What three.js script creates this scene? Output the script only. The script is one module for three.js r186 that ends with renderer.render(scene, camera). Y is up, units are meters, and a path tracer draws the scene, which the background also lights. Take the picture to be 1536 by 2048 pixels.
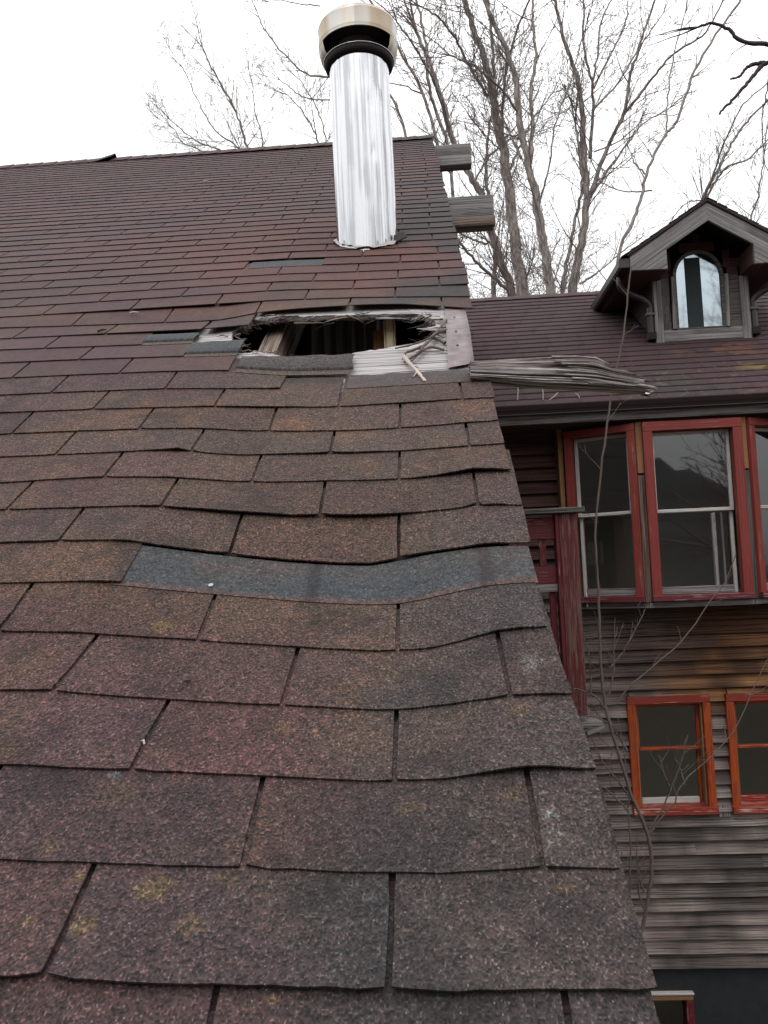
import * as THREE from 'three';
import { mergeGeometries } from 'three/addons/utils/BufferGeometryUtils.js';
import { TessellateModifier } from 'three/addons/modifiers/TessellateModifier.js';

// ------------------------------------------------------------------ camera, sky, sun, exposure
const scene = new THREE.Scene();
const camera = new THREE.PerspectiveCamera(65.107, 0.75, 0.02, 600);
camera.rotation.order = 'YXZ';
camera.rotation.set(0.0719764, 0.0558179, -0.0410388);
camera.position.set(0, 0, 0);
camera.updateMatrixWorld(true);
scene.add(camera);
const renderer = new THREE.WebGLRenderer({ antialias: true });
renderer.setSize(768, 1024);
renderer.toneMapping = THREE.LinearToneMapping;
renderer.toneMappingExposure = 1.0;
renderer.shadowMap.enabled = true;
renderer.shadowMap.type = THREE.PCFSoftShadowMap;
{ // even white overcast, a little brighter overhead
  const W = 64, H = 64, d = new Float32Array(W * H * 4);
  for (let j = 0; j < H; j++) for (let i = 0; i < W; i++) {
    const el = ((j + 0.5) / H - 0.5) * Math.PI, s = Math.max(0, Math.sin(el)), L = el < 0 ? 0.25 : 0.62 + 1.95 * s, k = (j * W + i) * 4;
    d[k] = L * 0.99; d[k + 1] = L; d[k + 2] = L * 1.02; d[k + 3] = 1;
  }
  const t = new THREE.DataTexture(d, W, H, THREE.RGBAFormat, THREE.FloatType);
  t.mapping = THREE.EquirectangularReflectionMapping; t.magFilter = t.minFilter = THREE.LinearFilter; t.needsUpdate = true;
  scene.background = t; scene.environment = t;
}
const sun = new THREE.DirectionalLight(new THREE.Color(1, 0.98, 0.95), 0.6);
sun.position.set(-6, 20, 7); sun.target.position.set(0, 0, -4);
sun.castShadow = true; sun.shadow.radius = 40; sun.shadow.mapSize.set(2048, 2048);
Object.assign(sun.shadow.camera, { left: -16, right: 16, top: 16, bottom: -16, near: 0.5, far: 60 });
scene.add(sun, sun.target);

// ------------------------------------------------------------------ small tools
let seed = 12345;
const rnd = () => { seed = (seed + 0x6d2b79f5) | 0; let t = Math.imul(seed ^ (seed >>> 15), 1 | seed); t = (t + Math.imul(t ^ (t >>> 7), 61 | t)) ^ t; return ((t ^ (t >>> 14)) >>> 0) / 4294967296; };
const rr = (a, b) => a + (b - a) * rnd();
const V3 = (x, y, z) => new THREE.Vector3(x, y, z);
const lerp = (a, b, t) => a + (b - a) * t, clamp = (x, a = 0, b = 1) => Math.min(b, Math.max(a, x));
const sstep = (a, b, x) => { const t = clamp((x - a) / (b - a)); return t * t * (3 - 2 * t); };
function h2(x, y, s) { let n = Math.imul(x, 374761393) ^ Math.imul(y, 668265263) ^ Math.imul(s, 1274126177); n = Math.imul(n ^ (n >>> 13), 1274126177); return ((n ^ (n >>> 16)) >>> 0) / 4294967296; }
function vn(x, y, s) { const i = Math.floor(x), j = Math.floor(y); let a = x - i, b = y - j; a = a * a * (3 - 2 * a); b = b * b * (3 - 2 * b); const p = h2(i, j, s), q = h2(i + 1, j, s), r = h2(i, j + 1, s), t = h2(i + 1, j + 1, s); return p + (q - p) * a + (r - p + (p - q - r + t) * a) * b; }
function fbm(x, y, s, o = 4) { let v = 0, a = 0.5, n = 0; for (let i = 0; i < o; i++) { v += a * vn(x, y, s + i * 17); n += a; x = x * 2.03 + 11.3; y = y * 2.03 + 5.7; a *= 0.5; } return v / n; }
const toS = new Uint8Array(4097); for (let i = 0; i <= 4096; i++) { const x = i / 4096; toS[i] = Math.round(255 * (x <= 0.0031308 ? 12.92 * x : 1.055 * Math.pow(x, 1 / 2.4) - 0.055)); }
const s8 = (x) => toS[Math.round(clamp(x) * 4096)];
const lin = (r, g, b) => [r, g, b].map((c) => { c /= 255; return c <= 0.04045 ? c / 12.92 : Math.pow((c + 0.055) / 1.055, 2.4); });
const mix3 = (a, b, t) => [lerp(a[0], b[0], t), lerp(a[1], b[1], t), lerp(a[2], b[2], t)];
const col = (c) => new THREE.Color().setRGB(c[0], c[1], c[2]);
function tex(w, h, fn, srgb = true) {
  const d = new Uint8Array(w * h * 4), o = [0, 0, 0];
  for (let j = 0; j < h; j++) for (let i = 0; i < w; i++) { fn(i, j, o); const k = (j * w + i) * 4; if (srgb) { d[k] = s8(o[0]); d[k + 1] = s8(o[1]); d[k + 2] = s8(o[2]); } else { d[k] = d[k + 1] = d[k + 2] = Math.round(255 * clamp(o[0])); } d[k + 3] = 255; }
  const t = new THREE.DataTexture(d, w, h); t.magFilter = THREE.LinearFilter; t.minFilter = THREE.LinearMipmapLinearFilter; t.generateMipmaps = true;
  if (srgb) t.colorSpace = THREE.SRGBColorSpace; t.wrapS = t.wrapT = THREE.RepeatWrapping; t.needsUpdate = true; return t;
}
const std = (o) => new THREE.MeshStandardMaterial({ roughness: 0.9, metalness: 0, side: THREE.DoubleSide, ...o });
function mesh(name, geo, mat, parent = scene) { const m = new THREE.Mesh(geo, mat); m.name = name; m.castShadow = m.receiveShadow = true; parent.add(m); return m; }
const taken = {};
function numbered(n) { const k = taken[n] = (taken[n] ?? -1) + 1; return k ? n + '_' + String(k).padStart(3, '0') : n; }
function thing(name, label, category, pos = [0, 0, 0], group) { const g = new THREE.Group(); g.name = numbered(name); g.position.set(...pos); g.userData = { label, category }; if (group) g.userData.group = group; scene.add(g); return g; }
function sub(name, parent) { const g = new THREE.Group(); g.name = name; parent.add(g); return g; }
function tag(o, label, category, group) { o.userData = { label, category }; if (group) o.userData.group = group; return o; }
// pixel of the photograph -> direction; the distance comes from a plane
const F = 1604.0614;
function dir(x, y) { return V3((x - 768) / F, (1024 - y) / F, -1).applyQuaternion(camera.quaternion); }
function atZ(x, y, z) { const d = dir(x, y); return d.multiplyScalar(z / d.z); }

// mesh builder with free vertices
class MB {
  constructor() { this.p = []; this.u = []; this.c = []; this.i = []; }
  v(x, y, z, u = 0, v = 0, c = [1, 1, 1]) { this.p.push(x, y, z); this.u.push(u, v); this.c.push(c[0], c[1], c[2]); return this.p.length / 3 - 1; }
  q(a, b, c, d) { this.i.push(a, b, c, a, c, d); }
  t(a, b, c) { this.i.push(a, b, c); }
  geo(colors = false) { const g = new THREE.BufferGeometry(); g.setAttribute('position', new THREE.Float32BufferAttribute(this.p, 3)); g.setAttribute('uv', new THREE.Float32BufferAttribute(this.u, 2)); if (colors) g.setAttribute('color', new THREE.Float32BufferAttribute(this.c, 3)); g.setIndex(this.i); g.computeVertexNormals(); return g; }
}
// box with chamfered edges, centred; uv in metres along its longest side
function cbox(w, h, d, c = 0.003, jit = 0) {
  const W = w / 2, H = h / 2, D = d / 2; c = Math.min(c, W * 0.6, H * 0.6, D * 0.6);
  const P = [], long = w >= h && w >= d ? 0 : h >= d ? 1 : 2, ou = rnd() * 7, ov = rnd() * 7;
  const A = [W, H, D], pos = [], uv = [];
  const corner = (sx, sy, sz, ax) => { const s = [sx, sy, sz]; return [0, 1, 2].map((k) => s[k] * (k === ax ? A[k] : A[k] - c)); };
  const tri = (a, b, e, n) => {
    const ab = [b[0] - a[0], b[1] - a[1], b[2] - a[2]], ac = [e[0] - a[0], e[1] - a[1], e[2] - a[2]];
    const cr = [ab[1] * ac[2] - ab[2] * ac[1], ab[2] * ac[0] - ab[0] * ac[2], ab[0] * ac[1] - ab[1] * ac[0]];
    if (cr[0] * n[0] + cr[1] * n[1] + cr[2] * n[2] < 0) [b, e] = [e, b];
    const ax = [0, 1, 2].sort((i, j) => Math.abs(n[j]) - Math.abs(n[i]))[0], o = [0, 1, 2].filter((k) => k !== ax);
    const [ku, kv] = ax === long ? o : [long, o.find((k) => k !== long)];
    for (const q of [a, b, e]) { pos.push(...q); uv.push(q[ku] + ou, q[kv] + ov + ax * 1.7); }
  };
  const S = [-1, 1];
  for (let ax = 0; ax < 3; ax++) for (const s of S) {
    const o = [0, 1, 2].filter((k) => k !== ax), mk = (a, b) => { const r = [0, 0, 0]; r[ax] = s; r[o[0]] = a; r[o[1]] = b; return corner(...r, ax); }, n = [0, 0, 0]; n[ax] = s;
    const a = mk(-1, -1), b = mk(1, -1), e = mk(1, 1), f = mk(-1, 1); tri(a, b, e, n); tri(a, e, f, n);
  }
  for (let ax = 0; ax < 3; ax++) { const o = [0, 1, 2].filter((k) => k !== ax); for (const s of S) for (const t of S) {
    const mk = (q, face) => { const r = [0, 0, 0]; r[ax] = q; r[o[0]] = s; r[o[1]] = t; return corner(...r, face); }, n = [0, 0, 0]; n[o[0]] = s; n[o[1]] = t;
    const a = mk(-1, o[0]), b = mk(1, o[0]), e = mk(1, o[1]), f = mk(-1, o[1]); tri(a, b, e, n); tri(a, e, f, n);
  } }
  for (const x of S) for (const y of S) for (const z of S) tri(corner(x, y, z, 0), corner(x, y, z, 1), corner(x, y, z, 2), [x, y, z]);
  const g = new THREE.BufferGeometry(); g.setAttribute('position', new THREE.Float32BufferAttribute(pos, 3)); g.setAttribute('uv', new THREE.Float32BufferAttribute(uv, 2)); g.computeVertexNormals();
  return g;
}
// board between two points in world space
function boxAt(name, x0, x1, y0, y1, z0, z1, mat, parent, c) { const m = mesh(name, cbox(Math.abs(x1 - x0), Math.abs(y1 - y0), Math.abs(z1 - z0), c), mat, parent); m.position.set((x0 + x1) / 2, (y0 + y1) / 2, (z0 + z1) / 2); return m; }
// tapered tube along points
function tubeInto(mb, pts, rad, sides = 5, uvs = 1, rough = 0) {
  const n = pts.length, T = V3(), N = V3(), B = V3(); let base = -1, len = 0;
  for (let i = 0; i < n; i++) {
    T.copy(pts[Math.min(n - 1, i + 1)]).sub(pts[Math.max(0, i - 1)]).normalize();
    if (i === 0) N.set(Math.abs(T.y) > 0.9 ? 1 : 0, Math.abs(T.y) > 0.9 ? 0 : 1, 0);
    N.addScaledVector(T, -N.dot(T)).normalize(); B.crossVectors(T, N);
    if (i) len += pts[i].distanceTo(pts[i - 1]);
    const st = mb.p.length / 3;
    for (let k = 0; k <= sides; k++) { const a = k / sides * Math.PI * 2, r = rad[i] * (1 + (rough ? rough * (h2(i, k % sides, n * 7 + 3) - 0.5) : 0)), c = Math.cos(a) * r, s = Math.sin(a) * r; mb.v(pts[i].x + N.x * c + B.x * s, pts[i].y + N.y * c + B.y * s, pts[i].z + N.z * c + B.z * s, k / sides * Math.max(0.05, rad[0] * 6) * uvs, len * uvs); }
    if (i) for (let k = 0; k < sides; k++) mb.q(base + k, base + k + 1, st + k + 1, st + k);
    base = st;
  }
}
const spline = (pts, n) => new THREE.CatmullRomCurve3(pts, false, 'centripetal').getPoints(n);

// ------------------------------------------------------------------ materials
const uvScale = (t, x, y) => { const c = t.clone(); c.repeat.set(x, y); c.needsUpdate = true; return c; };
// wood: grain along u. a = dark grain, b = light grain; tile 1 m x 0.25 m
function woodTex(a, b, sd, streak = 1, extra) {
  return tex(512, 512, (i, j, o) => {
    const x = i / 512, y = j / 512, W = (f, g, s) => { // wraps in x
      const p = fbm(x * f, y * g, s, 3), q = fbm((x - 1) * f, y * g, s, 3); return lerp(p, q, sstep(0.8, 1, x)); };
    const wv = W(3, 5, sd), g = W(2.2, 60, sd + 1), f = W(4, 150, sd + 2), rings = 0.5 + 0.5 * Math.sin((y * 16 + wv * 9) * 6.283);
    let k = clamp(0.5 + streak * ((g - 0.5) * 1.5 + (f - 0.5) * 0.9 + (rings - 0.5) * 0.1));
    const crack = g < 0.27 ? 0.4 : 1;
    for (let c = 0; c < 3; c++) o[c] = lerp(a[c], b[c], k) * crack;
    if (extra) extra(x, y, o, W);
  });
}
const woodBump = tex(512, 512, (i, j, o) => { const x = i / 512, y = j / 512, f = (q) => fbm(q * 6, y * 90, 5, 3), g = lerp(f(x), f(x - 1), sstep(0.8, 1, x)); o[0] = g < 0.3 ? g * 0.5 : g; }, false);
woodBump.repeat.set(1, 4);
function wood(a, b, sd, streak, extra, more = {}) { const m = woodTex(a, b, sd, streak, extra); m.repeat.set(1, 4); return std({ map: m, bumpMap: woodBump, bumpScale: 0.0025, roughness: 0.88, ...more }); }
const peel = (bare, amt, sd) => (x, y, o, W) => { const n = W(7, 46, sd), m = W(3, 4, sd + 4), e = sstep(amt, amt + 0.03, n * 0.65 + m * 0.35); if (e > 0) for (let c = 0; c < 3; c++) o[c] = lerp(o[c], bare[c] * (0.6 + 0.8 * W(9, 120, sd + 9)), e); };
const GREYW = lin(150, 146, 140), GREYD = lin(98, 92, 88);
const M = {
  white: wood(lin(112, 107, 105), lin(184, 179, 177), 11, 1.0),
  bleached: wood(lin(122, 111, 108), lin(232, 223, 221), 19, 1.5, null, { bumpScale: 0.004 }),
  grey: wood(lin(78, 74, 72), lin(156, 152, 149), 23, 1.15),
  greyDark: wood(lin(56, 51, 49), lin(112, 106, 102), 31),
  siding: wood(lin(70, 61, 57), lin(146, 136, 131), 41, 0.95, null, { vertexColors: true }),
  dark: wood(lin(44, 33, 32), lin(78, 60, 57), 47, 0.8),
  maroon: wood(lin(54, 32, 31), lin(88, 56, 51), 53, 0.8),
  rotten: wood(lin(48, 34, 28), lin(140, 122, 110), 59, 1.4),
  stud: wood(lin(206, 182, 140), lin(240, 224, 192), 61, 0.7),
  red: wood(lin(112, 36, 31), lin(146, 56, 46), 67, 0.5, peel(lin(140, 108, 92), 0.69, 70), { roughness: 0.6 }),
  redpeel: wood(lin(78, 24, 28), lin(110, 36, 40), 71, 0.7, peel(lin(104, 80, 72), 0.53, 74), { roughness: 0.75 }),
  maroonPaint: wood(lin(82, 18, 28), lin(110, 28, 38), 77, 0.4, peel(lin(140, 110, 108), 0.67, 78), { roughness: 0.6 }),
  orange: wood(lin(146, 56, 16), lin(184, 82, 30), 83, 0.6, peel(lin(120, 42, 28), 0.6, 84), { roughness: 0.5 }),
  orangeRed: wood(lin(122, 36, 22), lin(152, 50, 32), 87, 0.6, peel(lin(196, 160, 140), 0.68, 88), { roughness: 0.55 }),
  tan: wood(lin(122, 86, 58), lin(160, 120, 84), 91, 0.9),
  sash: wood(lin(168, 162, 156), lin(214, 209, 203), 97, 0.7),
  foundation: std({ map: tex(256, 256, (i, j, o) => { const n = fbm(i / 20, j / 20, 3, 4), c = mix3(lin(20, 24, 28), lin(38, 42, 46), n); o[0] = c[0]; o[1] = c[1]; o[2] = c[2]; }), roughness: 0.85 }),
  gutter: std({ color: col(lin(56, 44, 46)), roughness: 0.45 }),
  gutterLip: std({ color: col(lin(92, 84, 85)), roughness: 0.5 }),
  flash: std({ map: (() => { const t = tex(256, 512, (i, j, o) => { const n = fbm(i / 30, j / 60, 8, 4), s = vn(i / 3, j / 3, 4), c = mix3(lin(92, 80, 82), lin(132, 117, 119), clamp(n * 1.4 - 0.2)); const k = s > 0.93 && n < 0.5 ? 0.6 : 1; o[0] = c[0] * k; o[1] = c[1] * k; o[2] = c[2] * k; }); t.repeat.set(4, 4); return t; })(), roughness: 0.55, metalness: 0.25 }),
  steel: std({ color: col([0.6, 0.605, 0.62]), metalness: 1, roughness: 0.14 }),
  pipeSteel: std({ map: (() => { const t = tex(1024, 256, (i, j, o) => { // reflection greys painted on as wandering vertical streaks, all round
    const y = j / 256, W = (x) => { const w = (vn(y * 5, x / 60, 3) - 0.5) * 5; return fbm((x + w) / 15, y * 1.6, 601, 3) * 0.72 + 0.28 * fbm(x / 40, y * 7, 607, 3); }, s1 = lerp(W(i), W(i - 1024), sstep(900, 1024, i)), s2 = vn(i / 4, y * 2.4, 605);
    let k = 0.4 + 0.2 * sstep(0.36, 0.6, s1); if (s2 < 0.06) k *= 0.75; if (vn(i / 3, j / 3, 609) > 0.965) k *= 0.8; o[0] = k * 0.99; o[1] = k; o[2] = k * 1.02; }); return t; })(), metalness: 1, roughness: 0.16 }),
  capSteel: std({ map: tex(512, 128, (i, j, o) => { const n = fbm(i / 26, j / 50, 21, 4), q = fbm(i / 60, j / 200, 22, 3), c = mix3([0.42, 0.4, 0.37], [0.36, 0.29, 0.21], sstep(0.42, 0.62, q)); const k = 0.75 + 0.5 * n; o[0] = c[0] * k; o[1] = c[1] * k; o[2] = c[2] * k; }), metalness: 0.9, roughness: 0.42 }),
  matteBlack: std({ color: col([0.02, 0.018, 0.019]), roughness: 1 }),  // plain near-black without gloss
  sootSteel: std({ map: tex(256, 64, (i, j, o) => { const n = fbm(i / 14, j / 10, 31, 3), c = mix3([0.06, 0.05, 0.055], [0.3, 0.27, 0.25], n); o[0] = c[0]; o[1] = c[1]; o[2] = c[2]; }), metalness: 0.6, roughness: 0.5 }),
  glass: new THREE.MeshPhysicalMaterial({ color: 0xffffff, transmission: 1, thickness: 0, roughness: 0.02, ior: 2.1, metalness: 0, side: THREE.DoubleSide }),
  mirrorGlass: new THREE.MeshPhysicalMaterial({ color: col([0.46, 0.53, 0.57]), metalness: 1, roughness: 0.04, side: THREE.DoubleSide }),
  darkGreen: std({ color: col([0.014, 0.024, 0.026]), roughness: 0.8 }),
  room: std({ color: col([0.27, 0.265, 0.22]) }),
  cloth: std({ color: col([0.22, 0.22, 0.23]), roughness: 1 }),
  bark: std({ map: (() => { const t = tex(256, 256, (i, j, o) => { const W = (x) => fbm(x / 256 * 14, j / 256 * 5, 41, 4), n = lerp(W(i), W(i - 256), sstep(200, 256, i)), c = mix3(lin(100, 92, 88), lin(180, 171, 164), clamp(n * 1.6 - 0.3)); o[0] = c[0]; o[1] = c[1]; o[2] = c[2]; }); t.repeat.set(1, 1); return t; })(), roughness: 0.95 }),
  twig: std({ color: col(lin(118, 104, 99)), roughness: 0.9 }),
  darkTwig: std({ color: col(lin(66, 54, 56)), roughness: 0.9 }),
  sapling: std({ color: col(lin(98, 86, 80)), roughness: 0.85 }),
  litter: std({ color: col(lin(118, 104, 86)), roughness: 1 }),
  paleBark: std({ color: col(lin(186, 172, 162)), roughness: 0.9 }),
};

// ------------------------------------------------------------------ the near roof as a surface: u across (towards the rake), v up the slope, h out of the plane
const SL = 0.6026461, RX = -0.0579819, RY = -0.3778967, RZ = -0.7522302, E = 0.1242011, UR = 0.2325, HALF = 0.1525, VR = 7.072;
const cs = Math.cos(SL), sn = Math.sin(SL);
const roofPt = (u, v, h = 0) => V3(RX + u, RY + v * sn + h * cs, RZ - v * cs + h * sn);
function roofUV(x, y, h = 0) { const d = dir(x, y), t = (RY * cs + RZ * sn + h) / (d.y * cs + d.z * sn); const q = d.multiplyScalar(t); return [q.x - RX, (q.y - RY) * sn - (q.z - RZ) * cs]; }
function rayAtV(x, y, v) { // where the sight line crosses the slope position v: gives u and the height above or below the plane there
  const d = dir(x, y), a = d.y * sn - d.z * cs, b = RY * sn - RZ * cs, t = (v + b) / a; d.multiplyScalar(t); return [d.x - RX, (d.y - RY) * cs + (d.z - RZ) * sn]; }
const OFF = [0.15, 0.24, 0.32, 0.4];
const rowV = (r) => (r + (r <= 0 ? 0.15 : r < 4 ? OFF[r] : 0.45)) * E;
function rowOf(v) { const q = v / E; if (q <= 0.15) return q - 0.15; for (let r = 0; r < 4; r++) { const a = rowV(r) / E, b = rowV(r + 1) / E; if (q < b) return r + (q - a) / (b - a); } return q - 0.45; }
const TR = { // lower edges of the courses, traced
  0: [0, 1953, 94, 1956, 106, 1960, 420, 1973, 760, 1983, 916, 1987, 1104, 1984, 1190, 1982, 1303, 1987],
  1: [0, 1720, 188, 1728, 475, 1738, 760, 1750, 877, 1753, 1010, 1744, 1082, 1738, 1154, 1743, 1236, 1745],
  2: [0, 1528, 257, 1541, 760, 1567, 789, 1569, 838, 1569, 924, 1556, 1002, 1540, 1049, 1537, 1112, 1540, 1188, 1547],
  3: [0, 1384, 82, 1381, 346, 1402, 549, 1413, 760, 1424, 799, 1427, 877, 1415, 1010, 1395, 1092, 1391, 1145, 1394],
  4: [0, 1266, 150, 1268, 351, 1281, 583, 1297, 781, 1308, 859, 1303, 996, 1264, 1050, 1258, 1101, 1260],
  5: [0, 1170, 207, 1165, 430, 1186, 605, 1204, 790, 1212, 900, 1186, 1000, 1158, 1080, 1152],
  6: [0, 1088, 82, 1085, 255, 1083, 319, 1094, 433, 1108, 583, 1124, 715, 1131, 790, 1129, 802, 1115, 889, 1103, 979, 1089, 1067, 1090],
  7: [0, 1023, 296, 1014, 410, 1021, 583, 1033, 735, 1032, 871, 1027, 952, 1013, 999, 1011, 1050, 1016],
  8: [0, 969, 189, 957, 337, 957, 494, 968, 650, 965, 798, 962, 871, 954, 942, 940, 989, 940, 1035, 944],
  9: [0, 917, 84, 914, 273, 905, 365, 899, 375, 905, 465, 914, 647, 908, 803, 905, 935, 895, 1021, 889],
  10: [0, 871, 264, 861, 392, 859, 536, 866, 700, 864, 800, 859, 871, 854, 938, 847, 1008, 844],
  11: [0, 828, 166, 822, 417, 815, 675, 817, 803, 808, 928, 801, 996, 797],
  12: [0, 793, 82, 789, 319, 780, 560, 779, 690, 771, 860, 766, 930, 752, 985, 748],
  13: [0, 759, 226, 749, 340, 745, 454, 743, 560, 752, 697, 749],
  14: [0, 728, 141, 722, 360, 715, 470, 712],
  15: [0, 702, 276, 692, 370, 688],
  16: [0, 680, 200, 670, 397, 661, 500, 652],
  17: [0, 658, 200, 652, 440, 643, 518, 627, 602, 619, 720, 612, 799, 610, 897, 616, 944, 620],
  18: [0, 637, 560, 602, 720, 597, 900, 595, 940, 596], 19: [0, 618, 560, 582, 720, 579, 900, 571.6], 20: [0, 601, 560, 565, 720, 562, 900, 553], 21: [0, 584, 560, 550, 720, 545, 900, 537.7],
};
const UK0 = -1.3, UKD = 0.05, UKN = 32, ROWS = 57;
const hRow = [];
for (let r = 0; r < 22; r++) {
  const t = TR[r], pts = [];
  for (let k = 0; k < t.length; k += 2) pts.push(rayAtV(t[k], t[k + 1], rowV(r)));
  hRow.push((u) => { if (u <= pts[0][0]) return lerp(0, pts[0][1], clamp(1 - (pts[0][0] - u) / 0.8)); for (let k = 1; k < pts.length; k++) if (u <= pts[k][0]) return lerp(pts[k - 1][1], pts[k][1], (u - pts[k - 1][0]) / (pts[k][0] - pts[k - 1][0])); return pts[pts.length - 1][1]; });
}
for (let r = 22; r < ROWS + 2; r++) { const k = 1 - sstep(22, 48, r); hRow.push((u) => k * hRow[21](u)); }
const G = []; // smooth sag under the courses
for (let r = 0; r < hRow.length; r++) { const a = []; for (let k = 0; k < UKN; k++) { const u = UK0 + k * UKD, h = (q) => (hRow[q](u - 0.04) + 2 * hRow[q](u) + hRow[q](u + 0.04)) / 4, c = h(r); const p = r > 0 ? h(r - 1) : c, n = r < hRow.length - 1 ? h(r + 1) : c; a.push(Math.min(c, (p + n) / 2 + 0.002, (p + n + c) / 3 + 0.004) - 0.008); } G.push(a); }
function S(u, v) {
  const r = clamp(rowOf(v), 0, G.length - 1.001), i = Math.floor(r), f = r - i, ku = clamp((u - UK0) / UKD, 0, UKN - 1.001), k = Math.floor(ku), g = ku - k;
  const fade = u < UK0 ? clamp(1 - (UK0 - u) / 1.5) : 1;
  return fade * lerp(lerp(G[i][k], G[i][k + 1], g), lerp(G[i + 1][k], G[i + 1][k + 1], g), f);
}
const liftAt = (r, u) => r < 0 ? 0.001 : r < 22 ? clamp(hRow[r](u) - S(u, rowV(r)) - 0.008, 0, 0.05) : 0.0012 * vn(u * 4, r * 3.7, 9);

// roof colour: granules, weathering, algae, lichen. Returns linear albedo
const C = { base: lin(63, 42, 41), red: lin(74, 43, 40), brown: lin(66, 50, 40), orange: lin(84, 57, 39), grey: lin(50, 45, 44), dark: lin(38, 34, 34), ochre: lin(90, 71, 44), pale: lin(92, 92, 90), maroon: lin(64, 40, 43) };
const spots = [[325, 1253, 20, 12, 0.75], [215, 1865, 24, 20, 0.7], [410, 1855, 28, 22, 0.4], [345, 1775, 34, 26, 0.65], [80, 1520, 16, 12, 0.5], [150, 1705, 20, 14, 0.4], [45, 1697, 14, 12, 0.5], [570, 1430, 22, 14, 0.55], [120, 1862, 12, 14, 0.5], [205, 1762, 14, 16, 0.55], [400, 1700, 26, 18, 0.3], [470, 1755, 22, 14, 0.4], [1030, 1400, 22, 14, 0.4], [1100, 1755, 26, 10, 0.4], [560, 1995, 16, 10, 0.4], [270, 1590, 40, 26, 0.3], [815, 1585, 30, 14, 0.25], [1010, 1565, 26, 14, 0.35]]
  .map(([x, y, rx, ry, k]) => { const [u, v] = roofUV(x, y, -0.03), [u2] = roofUV(x + rx, y, -0.03), [, v2] = roofUV(x, y - ry, -0.03); return { u, v, a: u2 - u, b: v2 - v, k, c: C.ochre }; });
for (const [x, y, rx, ry, k] of [[1055, 1310, 20, 16, 0.6], [1075, 1608, 16, 12, 0.6], [1085, 1650, 18, 16, 0.3], [268, 1553, 12, 8, 0.6], [740, 1775, 14, 9, 0.25]]) { const [u, v] = roofUV(x, y, -0.03), [u2] = roofUV(x + rx, y, -0.03), [, v2] = roofUV(x, y - ry, -0.03); spots.push({ u, v, a: u2 - u, b: v2 - v, k, c: C.pale }); }
function roofBase(u, v) { // slow part
  let c = C.base;
  const n1 = fbm(u * 2.1, v * 2.1, 101, 4), n2 = fbm(u * 5.3 + 3, v * 5.3, 131, 4), n3 = fbm(u * 11, v * 11, 151, 3), n4 = fbm(u * 1.3, v * 1.6, 171, 3);
  c = mix3(c, C.maroon, sstep(0.5, 0.68, n1) * 0.8);
  c = mix3(c, C.brown, sstep(0.47, 0.66, n2) * 0.7 * (0.25 + 0.75 * sstep(3.2, 1.8, v)));
  const mid = sstep(-0.75, -0.3, u + (n1 - 0.5) * 0.5) * sstep(0.3, 0.0, u + (n2 - 0.5) * 0.4) * sstep(0.3, 0.7, v) * sstep(3.4, 2.6, v);
  c = mix3(c, C.brown, clamp(mid * (0.35 + 0.9 * n3)));
  c = mix3(c, C.orange, sstep(0.52, 0.68, n2 * 0.6 + n3 * 0.4) * 0.8 * sstep(-1.2, -0.2, u) * sstep(4, 3, v));
  c = mix3(c, C.red, sstep(2.2, 2.7, v + (n2 - 0.5)) * sstep(3.9, 3.2, v) * sstep(-1.6, -0.5, u + (n1 - 0.5)) * 0.85);
  const edge = sstep(-0.22, 0.25, u + (n2 - 0.5) * 0.5) * sstep(2.0, 0.3, v) + 0.48 * sstep(0.45, -0.15, v + (n4 - 0.5) * 0.6);
  c = mix3(c, C.grey, 0.86 * clamp(edge * (0.55 + n3 * 0.7)));
  c = mix3(c, C.dark, sstep(0.55, 0.75, n3 * 0.5 + n2 * 0.5) * 0.35 * sstep(1.6, 0.4, v));
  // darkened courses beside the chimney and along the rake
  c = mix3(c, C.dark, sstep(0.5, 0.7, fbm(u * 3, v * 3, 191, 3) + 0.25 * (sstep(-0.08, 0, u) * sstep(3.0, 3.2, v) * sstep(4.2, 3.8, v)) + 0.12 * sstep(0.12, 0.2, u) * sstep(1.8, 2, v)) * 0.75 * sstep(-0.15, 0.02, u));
  return c;
}
const speck = (u, v) => { let a = 0; const o = [null, 0]; for (const s of spots) { const du = (u - s.u) / s.a, dv = (v - s.v) / s.b, d = du * du + dv * dv; if (d < 2.6) { const w = 0.9 * s.k * sstep(1.9, 0.1, d + (vn(u * 330, v * 330, 7) - 0.5) * 1.5 + (vn(u * 110, v * 110, 8) - 0.5)); if (w > o[1]) { o[0] = s.c; o[1] = w; } } } return o; };
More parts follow.
